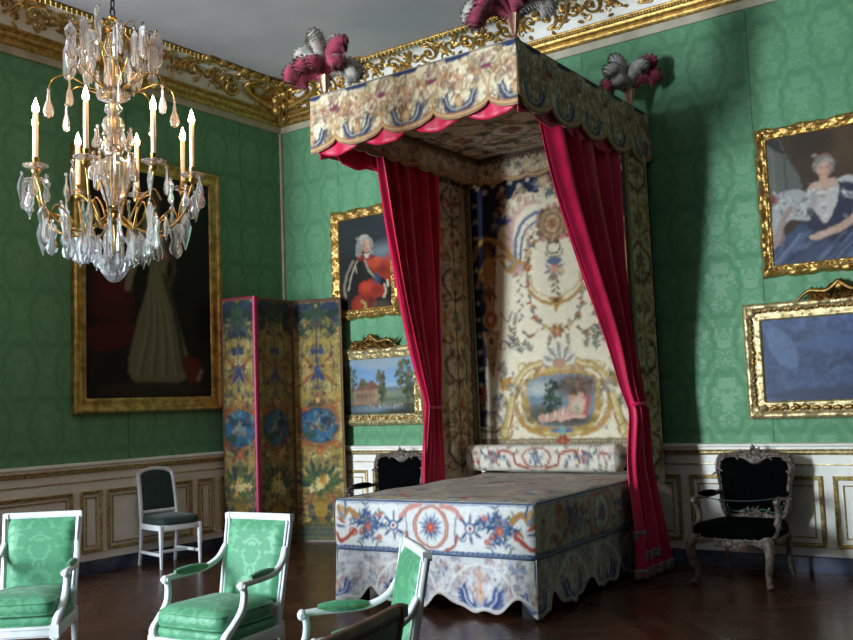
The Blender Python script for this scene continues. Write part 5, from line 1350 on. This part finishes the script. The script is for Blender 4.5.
def make_fauteuil(label, wood, silk, loc, rz, nail=True, group=None):
    t = thing('armchair', label, 'armchair', loc, rz, group)
    W, Dp = M[wood], M[silk]
    for sx in (-1, 1):
        m = MB(); m.lathe([(.012, 0), (.016, .02), (.0135, .035), (.022, .27), (.026, .285), (.02, .295), (.024, .302)], 14, (sx * .275, -.265, 0), 7, .06)
        m.bx(sx * .275 - .028, sx * .275 + .028, -.293, -.237, .30, .375);
        lg = m.build('leg', W, t, bevel=0)
        m = MB(); m.sweep(spline([(sx * .235, .30, 0), (sx * .237, .268, .2), (sx * .238, .252, .38)], 4), sq(.02, .02), np.linspace(.7, 1.2, 9)); m.build('leg', W, t)
    m = MB()
    m.bx(-.25, .25, -.288, -.252, .305, .368); m.bx(-.215, .215, .23, .265, .305, .368)
    for sx in (-1, 1):
        m.rings([[(sx * (.285 if y < 0 else .25) - q, y, z) for q, z in ((.018, .305), (.018, .368), (-.018, .368), (-.018, .305))] for y in (-.25, .25)])
    for z in (.318, .355): m.tube([(-.25, -.29, z), (.25, -.29, z)], .005, 6)
    m.build('seat_rail', W, t, bevel=.004)
    m = MB(); cushion(m, 0, -.015, .366, .415, .575, .53, .12, .012, .28); m.build('seat_pad', Dp, t, smooth=60)
    m = MB(); cushion(m, 0, -.025, .428, .495, .56, .52, .14, .055, .3)
    sc = m.build('seat_cushion', Dp, t, smooth=60)
    m = MB()
    a = np.linspace(0, 2 * PI, 41)[:-1]
    for z in (.432, .497): m.tube([(.274 * np.sign(math.cos(q)) * abs(math.cos(q)) ** .3 * (1 - .07 * (1 + math.sin(q))), -.025 + .255 * np.sign(math.sin(q)) * abs(math.sin(q)) ** .3, z) for q in a], .006, 6, closed=True)
    m.build('cushion_piping', Dp, sc)
    # back: raked frame with a slightly curved top rail
    def bp(x, z): return (x, .245 + (z - .40) * .20 + .006 * (1 - (x / .25) ** 2) , z)
    m = MB()
    for sx in (-1, 1):
        m.sweep([bp(sx * (.232 + .018 * v), .36 + .575 * v) for v in np.linspace(0, 1, 10)], sq(.016, .021, .45), 1.0, up=(sx, 0, 0))
        m.tube([tuple(np.array(bp(sx * (.232 + .018 * v), .5 + .43 * v)) + np.array([0, -.02, 0])) for v in np.linspace(0, 1, 8)], .006, 6)
    m.sweep([bp(x, .942) for x in np.linspace(-.262, .262, 9)], sq(.016, .02, .4), 1.0, up=(0, 0, 1))
    m.sweep([bp(x, .46) for x in np.linspace(-.235, .235, 11)], sq(.018, .02, .45), 1.0, up=(0, 0, 1))
    for sx in (-1, 1):
        c = bp(sx * .25, .94); m.box((c[0], c[1], c[2]), (.036, .042, .036))
    bf = m.build('back_frame', W, t, smooth=50)
    m = MB(); G = []
    for v in np.linspace(0, 1, 16):
        row = []
        for u in np.linspace(-1, 1, 18):
            e = (1 - u ** 6) * (1 - (2 * v - 1) ** 6)
            p = bp(u * (.222 + .014 * v), .475 + .45 * v); row.append((p[0], p[1] - .006 - .042 * e ** .6, p[2]))
        G.append(row)
    m.grid(G); G = [[(p[0], bp(p[0], p[2])[1] + .012, p[2]) for p in r] for r in G]; m.grid(G); m.build('back_pad', Dp, t, smooth=60)
    for sx in (-1, 1):
        b = bp(sx * .245, .74)
        m = MB()
        path = spline([(b[0], b[1] - .005, .775), (sx * .262, b[1] - .06, .705), (sx * .285, .16, .665), (sx * .30, .04, .655), (sx * .305, -.08, .652), (sx * .305, -.135, .648)], 6)
        m.sweep(path, sq(.02, .016, .6), 1.0, up=(0, 0, 1))
        m.blob((sx * .305, -.15, .642), (.027, .024, .026)); m.tube([(sx * .305 - .03, -.15, .642), (sx * .305 + .03, -.15, .642)], .012, 8)
        path = spline([(sx * .305, -.135, .64), (sx * .303, -.13, .58), (sx * .298, -.15, .51), (sx * .292, -.22, .44), (sx * .284, -.266, .40), (sx * .277, -.268, .36)], 6)
        m.sweep(path, sq(.019, .022, .6), np.linspace(.85, 1.15, len(path)), up=(1, 0, 0))
        ar = m.build('arm', W, t, smooth=50)
        m = MB()
        path = [(sx * (.272 + .03 * v), .165 - .24 * v, .675 - .004 * v) for v in np.linspace(0, 1, 11)]
        m.sweep(path, sq(.027, .026, .8), [max(.12, math.sin(PI * (.06 + .88 * v)) ** .45) for v in np.linspace(0, 1, 11)], up=(0, 0, 1))
        m.build('arm_pad', Dp, ar, smooth=60)
        if nail:
            m = MB()
            for v in np.linspace(.04, .96, 17):
                for q in (-1, 1): m.blob((sx * (.272 + .03 * v) + q * .024 * math.sin(PI * (.06 + .88 * v)) ** .4, .165 - .24 * v, .672 - .004 * v), (.0045, .0045, .0045), nu=6, nv=4)
            m.build('nail_trim', M['brass'], ar)
    return t
CG = 'white armchairs in mint damask'
c2 = make_fauteuil('white armchair in mint damask with its whole back, arms and loose cushion in view', 'chair_white', 'mint', (4.17, -4.85, 0), math.radians(5), group=CG)
c2.scale = (.88, .90, .965)
c1 = dup(c2, 'white mint damask armchair cut off at the edge, nearest the wall of the dark portrait', (2.886, -5.185, 0), math.radians(40), CG)
c3 = dup(c2, 'white mint damask armchair turned side-on in front of the foot of the bed', (5.48, -5.39, 0), math.radians(-42), CG)
c4 = make_fauteuil('plain brown wooden chair back with dull green cover, nearest to the camera', 'walnut', 'green_dull', (6.07, -6.44, 0), math.radians(-79), nail=False); c4.scale = (.965, .965, .965)

# ---- side chair by the left wall
t = thing('side_chair', 'small white side chair with dark green seat and back standing before the wall panelling', 'chair', (.335, -2.06, 0), math.radians(81))
W = M['chair_white']
for sx in (-1, 1):
    m = MB(); m.sweep([(sx * .215, -.2, 0), (sx * .215, -.2, .2), (sx * .215, -.2, .415)], sq(.02, .02, .4), [.55, .8, 1.05]); m.build('leg', W, t)
    m = MB(); m.sweep(spline([(sx * .2, .25, 0), (sx * .2, .215, .25), (sx * .2, .205, .45), (sx * .195, .24, .7), (sx * .19, .285, .91)], 5), sq(.018, .02, .4), np.linspace(.75, 1.0, 21), up=(sx, 0, 0)); m.build('leg', W, t)
m = MB(); m.bx(-.2, .2, -.218, -.185, .365, .42); m.bx(-.19, .19, .19, .22, .365, .42)
for sx in (-1, 1): m.rings([[(sx * (.215 if y < 0 else .2) - q, y, z) for q, z in ((.015, .365), (.015, .42), (-.015, .42), (-.015, .365))] for y in (-.2, .2)])
m.build('seat_rail', W, t, bevel=.004)
m = MB()
for sx in (-1, 1): m.sweep([(sx * .213, -.2, .135), (sx * .2, .225, .135)], sq(.012, .016, .4))
m.sweep([(-.207, .01, .135), (.207, .01, .135)], sq(.012, .016, .4)); m.build('stretcher', W, t)
m = MB(); cushion(m, 0, -.005, .418, .475, .47, .455, .06, .035, .4); m.build('seat', M['velvet_green'], t, smooth=60)
m = MB(); q = lambda x, z: (x, .212 + (z - .5) * .18, z)
m.sweep(spline([q(-.19, .895), q(-.13, .935), q(0, .952), q(.13, .935), q(.19, .895)], 6), sq(.019, .017, .5), 1.0, up=(0, 1, 0))
m.sweep([q(-.195, .525), q(.195, .525)], sq(.017, .016, .5), 1.0, up=(0, 1, 0)); m.build('back_frame', W, t, smooth=50)
m = MB(); G = []
for v in np.linspace(0, 1, 14):
    row = []
    for u in np.linspace(-1, 1, 16):
        zt = .885 + .055 * (1 - u * u); z = .535 + (zt - .535) * v; p = q(u * .175, z); e = (1 - u ** 6) * (1 - (2 * v - 1) ** 6)
        row.append((p[0], p[1] - .004 - .028 * e ** .6, p[2]))
    G.append(row)
m.grid(G); m.grid([[(p[0], p[1] + .03, p[2]) for p in r] for r in G]); m.build('backrest', M['velvet_green'], t, smooth=60)

# ---- carved armchairs in black velvet
def make_carved(label, loc, rz, cord=True, group=None):
    t = thing('carved_armchair', label, 'armchair', loc, rz, group); W = M['grey_wood']
    q = random.Random(3)
    def cab(sx, y0, dy, top):
        p = spline([(sx * .29, y0, top), (sx * .315, y0 + .9 * dy, top - .07), (sx * .31, y0 + .7 * dy, top - .17), (sx * .285, y0 + .1 * dy, .1), (sx * .29, y0 + .3 * dy, .035), (sx * .305, y0 + .9 * dy, .018)], 6)
        return p
    for sx in (-1, 1):
        m = MB(); p = cab(sx, -.30, -.045, .37); m.sweep(p, sq(.024, .024, .8), np.interp(np.linspace(0, 1, len(p)), [0, .2, .7, .9, 1], [1.7, 1.65, .95, 1.0, 1.25]))
        m.blob((sx * .316, -.345, .31), (.025, .02, .035)); m.blob((sx * .305, -.34, .02), (.027, .03, .02)); m.build('leg', W, t, smooth=60)
        m = MB(); p = spline([(sx * .25, .27, .38), (sx * .26, .3, .28), (sx * .255, .285, .14), (sx * .265, .33, .015)], 6); m.sweep(p, sq(.021, .021, .8), np.linspace(1.2, .8, len(p))); m.build('leg', W, t, smooth=60)
    # seat rail with shaped apron
    m = MB()
    def apron(a, b, dep):
        a, b = np.array(a), np.array(b); G = []
        for k in range(25):
            u = k / 24; p = a + (b - a) * u; z1 = .385; z0 = .385 - .055 - dep * (math.cos((u - .5) * 4 * PI) * .5 + .5) * math.cos((u - .5) * PI) ** .5 if abs(u - .5) < .499 else .325
            n = np.array([(b - a)[1], -(b - a)[0]]); n = n / np.linalg.norm(n)
            G.append([(p[0] + n[0] * o, p[1] + n[1] * o, z) for o, z in ((-.015, z1), (.014, z1), (.022, (z0 + z1) / 2), (.014, z0), (-.015, z0))])
        m.rings(G)
    apron((-.29, -.3), (.29, -.3), .05); apron((.29, -.28), (.25, .28), .03); apron((.25, .28), (-.25, .28), .01); apron((-.25, .28), (-.29, -.28), .03)
    ra = m.build('seat_rail', W, t, smooth=50)
    m = MB()
    for k in range(26): leaf_relief(m, q.uniform(-.15, .15), .34 + q.uniform(-.035, .02), q.uniform(.04, .08), .014, q.uniform(0, 2 * PI), -.318, .014)
    for sx in (-1, 1):
        for k in range(7): leaf_relief(m, sx * (.18 + .015 * k), .355 + .008 * math.sin(k * 2), .045, .011, q.uniform(0, 2 * PI), -.318, .01)
    m.blob((0, -.33, .33), (.03, .016, .03)); m.build('rail_carving', W, ra, smooth=60)
    m = MB(); cushion(m, 0, -.025, .365, .45, .69, .63, .12, .035, .42); m.build('seat', M['velvet_black'], t, smooth=60)
    # cartouche back
    def by(x, z): return .27 + (z - .45) * .13 + .035 * (1 - (x / .3) ** 2)
    half = [(0, .43), (.09, .42), (.17, .435), (.245, .46), (.29, .54), (.30, .7), (.325, .84), (.325, .93), (.285, .985), (.19, .998), (.09, 1.005), (.035, 1.018), (0, 1.025)]
    inn = [(0, .505), (.08, .51), (.15, .49), (.225, .505), (.255, .60), (.268, .72), (.283, .83), (.278, .9), (.245, .945), (.165, .955), (.09, .935), (.04, .905), (0, .895)]
    def loop(h): 
        L = h + [(-x, z) for x, z in h[-2:0:-1]]
        return spline(L, 5, True)
    O, I = loop(half), loop(inn); n = len(O); m = MB()
    R = []
    for f, d in ((0, .02), (.0, -.012), (.2, -.032), (.45, -.036), (.65, -.024), (.85, -.028), (1, -.012), (1, .02)):
        Q = O + (I - O) * f; R.append([(x, by(x, z) + d + .004 * math.sin(k * .9) * (0 < f < 1), z) for k, (x, z) in enumerate(Q)])
    m.rings(R, cap=False); bf = m.build('back_frame', W, t, smooth=60)
    m = MB(); Qm = (O + I) / 2
    for k in range(0, n, 2): 
        x, z = Qm[k]; leaf_relief(m, x, z, q.uniform(.03, .06), .012, q.uniform(0, 2 * PI), by(x, z) - .028, .012)
    for k in range(18): leaf_relief(m, q.uniform(-.05, .05), .99 + q.uniform(-.03, .03), q.uniform(.04, .07), .014, q.uniform(0, PI), by(0, 1) - .03, .02)
    for k in range(14): leaf_relief(m, q.uniform(-.1, .1), .5 + q.uniform(-.02, .02), q.uniform(.04, .07), .014, q.uniform(0, 2 * PI), by(0, .5) - .03, .015)
    m.blob((0, by(0, 1.0) - .03, 1.0), (.03, .02, .04)); m.build('back_carving', W, bf, smooth=60)
    m = MB(); c = np.array([0, .74]); R = []
    for f in (1.0, .97, .9, .8, .6, .35, .1, .01):
        Q = c + (I - c) * f; R.append([(x, by(x, z) - .012 - .028 * (1 - f ** 4), z) for x, z in Q])
    m.rings(R, cap=False); R = [[(x, by(x, z) + .012, z) for x, z in c + (I - c) * f] for f in (1.0, .01)]; m.rings(R, cap=False)
    m.build('backrest', M['velvet_black'], t, smooth=70)
    m = MB(); Q = [p for p in (c + (I - c) * .95) if p[1] < .57]; Q.sort(key=lambda p: p[0]); m.tube([(x, by(x, z) - .028, z + .006) for x, z in Q], .006, 6); m.build('back_piping', M['pipe_green'], t)
    for sx in (-1, 1):
        m = MB()
        p = spline([(sx * .285, by(.285, .68), .675), (sx * .305, .18, .66), (sx * .325, .02, .655), (sx * .33, -.1, .66), (sx * .335, -.17, .645)], 6); m.sweep(p, sq(.02, .018, .7), 1.0, up=(0, 0, 1))
        m.blob((sx * .335, -.175, .64), (.028, .03, .03))
        p = spline([(sx * .335, -.165, .63), (sx * .325, -.12, .56), (sx * .32, -.13, .48), (sx * .315, -.2, .41), (sx * .305, -.25, .37)], 6); m.sweep(p, sq(.02, .024, .7), np.linspace(.9, 1.3, len(p)), up=(1, 0, 0))
        for k in range(6): m.blob((sx * .345, -.13 - .04 * math.sin(k), .44 + .03 * k), (.01, .012, .014))
        ar = m.build('arm', W, t, smooth=60)
        m = MB(); p = [(sx * (.302 + .026 * v), .19 - .27 * v, .678) for v in np.linspace(0, 1, 11)]
        m.sweep(p, sq(.03, .026, .8), [max(.12, math.sin(PI * (.06 + .88 * v)) ** .45) for v in np.linspace(0, 1, 11)], up=(0, 0, 1)); m.build('arm_pad', M['velvet_black'], ar, smooth=60)
    if cord:
        m = MB(); m.tube([(x, -.12, .672 - .035 * (1 - (x / .33) ** 2)) for x in np.linspace(-.325, .325, 17)], .005, 6); m.build('barrier_cord', M['velvet_green'], t)
    return t
GA = 'carved armchairs in black velvet'
a1 = make_carved('carved grey wood armchair in black velvet against the bright white panelling', (5.60, -.565, 0), math.radians(-3), True, GA)
a2 = make_carved('black velvet armchair with carved frame, half hidden behind the bed near the screen', (1.92, -.60, 0), math.radians(3), False, GA)

# ================================================================== chandelier
CHX, CHY = 3.05, -4.68
ch = thing('chandelier', 'large crystal and gilt chandelier with lit candles hanging on a chain from the ceiling', 'chandelier', (CHX, CHY, 2.34))
Z0 = 2.34
V = math.radians(54)
def pol(psi, r, z): a = V + math.radians(psi); return (r * math.cos(a), r * math.sin(a), z - Z0)
m = MB()
z = 4.10; k = 0
while z < CZ - .02:
    a = np.linspace(0, 2 * PI, 15)[:-1]; ca, sa = (1, 0) if k % 2 else (0, 1)
    m.tube([(.016 * math.cos(q) * ca, .016 * math.cos(q) * sa, z - Z0 + .036 * math.sin(q)) for q in a], .0055, 6, closed=True); z += .058; k += 1
m.lathe([(.01, CZ - Z0 - .12), (.02, CZ - Z0 - .1), (.05, CZ - Z0 - .06), (.09, CZ - Z0 - .015), (.09, CZ - Z0)], 16); m.build('chain', M['iron'], ch)
m = MB(); m.tube([(0, 0, .16), (0, 0, 4.08 - Z0)], .011, 8)
for zz, r in ((2.72, .075), (2.80, .05), (3.20, .04), (3.56, .055), (3.98, .05), (4.06, .03)): m.lathe([(.012, zz - Z0 - .02), (r, zz - Z0 - .008), (r * 1.1, zz - Z0), (r * .8, zz - Z0 + .012), (.012, zz - Z0 + .02)], 16)
m.build('stem', M['brass'], ch)
def bal(prof, mat, nm='crystal_baluster', lob=8, amp=.06):
    mm = MB(); mm.lathe([(r, zz - Z0) for r, zz in prof], 24, (0, 0, 0), lob, amp); mm.build(nm, M[mat], ch, smooth=25)
bal([(.01, 2.34), (.03, 2.345), (.055, 2.37), (.085, 2.41), (.095, 2.45), (.08, 2.49), (.05, 2.51), (.03, 2.53)], 'crystal', 'crystal_ball', 10, .08)
bal([(.03, 2.53), (.05, 2.56), (.065, 2.6), (.05, 2.66), (.04, 2.7)], 'crystal')
bal([(.03, 2.83), (.06, 2.87), (.085, 2.95), (.10, 3.05), (.085, 3.11), (.05, 3.14)], 'crystal_pink', amp=.04)
bal([(.045, 3.15), (.075, 3.2), (.06, 3.26), (.04, 3.28)], 'crystal_pink')
bal([(.03, 3.28), (.06, 3.31), (.072, 3.35), (.06, 3.39), (.03, 3.42)], 'crystal_pink', lob=10)
bal([(.025, 3.42), (.05, 3.44), (.055, 3.47), (.03, 3.5)], 'crystal')
bal([(.03, 3.5), (.085, 3.53), (.09, 3.56), (.04, 3.6)], 'crystal', 'crystal_rosette', 12, .2)
bal([(.03, 3.6), (.055, 3.64), (.045, 3.72), (.03, 3.78)], 'crystal_pink')
bal([(.025, 3.8), (.045, 3.86), (.03, 3.96)], 'crystal')
# pendants: a few cut shapes, each repeated
def pend(kind, l, w):
    mb = MB()
    mb.blob((0, 0, -.012), (.012, .012, .012), nu=8, nv=5)
    if kind == 'plaque': pr = [(.12, 0), (.55, .08), (1, .22), (.72, .4), (.5, .5), (.8, .68), (.95, .78), (.6, .92), (.05, 1)]
    elif kind == 'pear': pr = [(.15, 0), (.35, .2), (.3, .3), (.8, .55), (1, .75), (.75, .93), (.1, 1)]
    elif kind == 'kite': pr = [(.1, 0), (.55, .16), (1, .42), (.6, .72), (.05, 1)]
    else: pr = [(.1, 0), (.8, .06), (1, .2), (1, .8), (.7, .94), (.1, 1)]
    R = []
    for r, t in pr:
        R.append([(r * w / 2 * math.cos(a), r * w / 2 * .42 * math.sin(a), -.022 - t * l) for a in np.arange(8) * PI / 4])
    mb.rings(R); return mb
pend_mesh = {}
def hang(kind, l, w, psi, r, z, mat='crystal', par=None, turn=None):
    key = (kind, l, w, mat)
    nm = {'pear': 'pear_drop', 'kite': 'kite_drop', 'slab': 'crystal_bar'}.get(kind, 'crystal_plaque')
    if key not in pend_mesh:
        o = pend(kind, l, w).build(nm, M[mat], ch, smooth=20); pend_mesh[key] = o
    else:
        o = pend_mesh[key].copy(); link(o)
    o.location = pol(psi, r, z); o.rotation_euler = (0, 0, V + math.radians(psi if turn is None else turn)); return o
CAND = [.0, .015, -.01, .02, -.005, .01, -.015, .005]
for k in range(8):
    psi = 27 + 45 * k
    m = MB()
    p = spline([pol(psi, .05, 2.76), pol(psi, .13, 2.69), pol(psi, .24, 2.645), pol(psi, .36, 2.68), pol(psi, .45, 2.78), pol(psi, .475, 2.88), pol(psi, .50, 2.955)], 6); m.tube(p, np.linspace(.009, .007, len(p)), 7)
    p = spline([pol(psi, .24, 2.645), pol(psi, .30, 2.74), pol(psi, .37, 2.79), pol(psi, .40, 2.74), pol(psi, .36, 2.71)], 6); m.tube(p, np.linspace(.008, .004, len(p)), 6)
    p = spline([pol(psi, .10, 2.74), pol(psi, .16, 2.86), pol(psi, .25, 2.93), pol(psi, .30, 2.86)], 6); m.tube(p, .006, 6)
    c = pol(psi, .50, 0); m.lathe([(.008, 2.95 - Z0), (.026, 2.965 - Z0), (.03, 2.985 - Z0), (.018, 3.0 - Z0), (.02, 3.04 - Z0), (.023, 3.06 - Z0)], 12, (c[0], c[1], 0))
    ar = m.build('arm', M['brass'], ch, smooth=60)
    m = MB(); m.lathe([(.02, 2.995 - Z0), (.05, 3.0 - Z0), (.072, 3.012 - Z0), (.07, 3.018 - Z0), (.05, 3.008 - Z0), (.02, 3.004 - Z0)], 20, (c[0], c[1], 0), 10, .08); m.build('drip_pan', M['crystal_pink'], ar, smooth=30)
    h = CAND[k]
    m = MB(); m.lathe([(.015, 3.03 - Z0), (.015, 3.335 + h - Z0), (.004, 3.34 + h - Z0)], 12, (c[0], c[1], 0)); cd = m.build('candle', M['wax'], ar)
    m = MB(); m.lathe([(.006, 3.336 + h - Z0), (.019, 3.354 + h - Z0), (.021, 3.372 + h - Z0), (.012, 3.402 + h - Z0), (.001, 3.435 + h - Z0)], 10, (c[0], c[1], 0)); m.build('flame', M['flame'], ar)
    ld = bpy.data.lights.new('candle_light', 'POINT'); ld.energy = 4.2; ld.color = (1.0, .62, .28); ld.shadow_soft_size = .03
    lo = bpy.data.objects.new('candle_light', ld); link(lo); lo.parent = ch; lo.location = (c[0] * 1.05, c[1] * 1.05, 3.41 + h - Z0)
    # drops from the pan, the arm and below the ring
    q = random.Random(k)
    hang('kite', .19, .06, psi - 6, .56, 2.985); hang('pear', .16, .06, psi + 7, .54, 2.99, 'crystal_pink')
    hang(['plaque', 'kite'][k % 2], .25, .085, psi, .45, 2.80); hang('plaque', .21, .08, psi + 14, .37, 2.74)
    hang('pear', .2, .08, psi + 22.5, .27, 2.70); hang('plaque', .19, .085, psi + 8, .16, 2.67); hang('pear', .14, .065, psi + 30, .10, 2.59)
    hang('kite', .14, .055, psi + 22.5, .40, 2.73); hang('pear', .13, .055, psi - 14, .50, 2.93); hang('plaque', .15, .06, psi + 14, .50, 2.94)
    hang('kite', .2, .07, psi + 4, .21, 2.66); hang('pear', .15, .06, psi + 22.5, .13, 3.16, 'crystal_pink'); hang('pear', .11, .055, psi + 5, .11, 3.34, 'crystal_pink')
    # upper tier
    m = MB(); pu = psi + 22.5
    p = spline([pol(pu, .04, 3.56), pol(pu, .16, 3.60), pol(pu, .28, 3.655), pol(pu, .36, 3.62), pol(pu, .385, 3.56)], 6); m.tube(p, .0042, 6)
    p = spline([pol(psi, .03, 3.80), pol(psi, .10, 3.92), pol(psi, .19, 3.97), pol(psi, .265, 3.96), pol(psi, .28, 3.92)], 6); m.tube(p, .004, 6)
    p = spline([pol(psi, .05, 3.58), pol(psi, .14, 3.68), pol(psi, .20, 3.78), pol(psi, .12, 3.9), pol(psi, .03, 4.04)], 6); m.tube(p, .004, 6)
    m.build('branch', M['brass'], ch, smooth=60)
    hang('pear', .17, .065, pu, .385, 3.56, 'crystal_pink'); hang(['plaque', 'slab'][k % 2], .24, .085, psi, .28, 3.92 + .06 * (k % 3), 'crystal_smoke'); hang('slab', .22, .07, psi + 20, .25, 3.99 - .05 * (k % 2), 'crystal_smoke')
    hang('plaque', .2, .07, psi + 33, .19, 3.88 + .05 * (k % 3), 'crystal_smoke')
    hang('kite', .16, .055, psi + 10, .16, 3.76, 'crystal_pink'); hang('pear', .13, .05, psi + 20, .12, 3.18, 'crystal_pink')
for k in range(4):
    psi = k * 90 + 10
    hang('slab', .24, .06, psi, .14, 4.0)
# ================================================================== plumes on the canopy corners
RT = np.array([.814, .58, 0]); AW = np.array([-.58, .814, 0]); UP = np.array([0, 0, 1.0])
def feather(par, base, ang, depth, l, droop, mat, seed, wd=.1):
    r = np.random.RandomState(seed)
    d = math.cos(ang) * UP + math.sin(ang) * RT + depth * AW; side = math.sin(ang)
    n = 16; P = []; p = np.array(base, float); v = d / np.linalg.norm(d)
    for k in range(n):
        P.append(p.copy()); t = k / n
        out = RT * np.sign(side + 1e-6) * .5 + AW * depth
        v = v + (-UP * droop * (t ** 1.6) * 1.0 + out * droop * .35 * t) * .55; v /= np.linalg.norm(v); p = p + v * l / n
    P = np.array(P); mb = MB()
    f = np.linspace(0, 1, n)
    rad = wd * (.28 + .72 * np.clip(f * 1.25, 0, 1) ** .9) * np.sqrt(np.clip(1 - (np.clip(f - .72, 0, 1) / .30) ** 2, .02, 1))
    mb.tube(P, rad * .86, 10, flat=.75)
    T = np.gradient(P, axis=0); T /= np.linalg.norm(T, axis=1, keepdims=True)
    Vt, F = [], []
    for k in range(1800):
        i = r.randint(1, n); t = T[i]; a = r.uniform(0, 2 * PI)
        s = np.cross(t, AW); s /= max(np.linalg.norm(s), 1e-6); w = np.cross(t, s)
        o = math.cos(a) * s + .75 * math.sin(a) * w; L = rad[i] * r.uniform(.8, 1.06)
        b = P[i] + o * rad[i] * .45 + t * r.uniform(-.02, .02); q1 = P[i] + o * L * .85 + t * L * .15; q2 = P[i] + o * L + t * L * .3 - UP * L * .25
        x = t * .003 + w * .002; c = len(Vt)
        Vt += [b - x, b + x, q1 + x, q1 - x, q2]; F += [(c, c + 1, c + 2, c + 3), (c + 3, c + 2, c + 4)]
    mb.add(Vt, F); return mb.build('feather', M[mat], par, smooth=80)
def plume(label, loc, feats, sc=1.0):
    t = thing('plume', label, 'plume', loc, 0, 'feather plumes on the bed canopy')
    m = MB(); m.lathe([(.03, 0), (.04, .012), (.025, .03), (.018, .045), (.026, .07), (.042, .13), (.054, .18), (.058, .195), (.046, .195), (.03, .15)], 16, (0, 0, 0), 8, .08); m.build('cup', M['copper'], t)
    for k, (a, dp, l, dr, c) in enumerate(feats): feather(t, (.02 * math.sin(a) * .8, .016 * math.sin(a), .17), a, dp, l * sc, dr, M and ('feather_red' if c else 'feather_grey'), k + 7)
    return t
F1 = [(-.75, 0, .44, 1.5, 1), (-.5, -.2, .34, 1.3, 1), (-.3, .1, .44, .9, 0), (-.05, -.2, .46, .5, 0), (.1, .25, .52, .5, 0), (.25, -.2, .44, .6, 1), (.32, -.3, .30, 1.2, 1), (.6, .1, .44, 1.5, 0), (.85, 0, .36, 1.4, 0), (-.2, -.4, .26, 1.2, 1), (-.85, .25, .34, 1.5, 1)]
F2 = [(-.8, 0, .48, 1.4, 0), (-.55, -.2, .4, 1.4, 1), (-.3, .1, .46, .8, 0), (-.05, -.25, .46, .5, 1), (.12, .2, .52, .5, 0), (.3, -.1, .44, .7, 1), (.6, .1, .42, 1.2, 0), (-1.0, -.15, .42, 1.5, 1), (.1, -.35, .3, 1.0, 1)]
F3 = [(-.7, -.1, .34, 1.4, 1), (-.4, -.25, .42, .9, 0), (-.15, -.1, .44, .7, 0), (.1, -.3, .40, .9, 0), (.3, -.15, .46, .7, 1), (.5, -.1, .42, 1.1, 1), (-.45, -.35, .28, 1.2, 0)]
plume('red and grey ostrich plume on the canopy front corner before the ceiling', (HX - .93, -2.40, 4.14), F1)
plume('red and grey ostrich plume on the highest canopy corner, cut by the picture top', (HX + .97, -2.44, 4.14), F2)
plume('smaller red and grey plume against the green wall above the rear canopy corner', (HX + .93, -.26, 4.14), F3, .95)
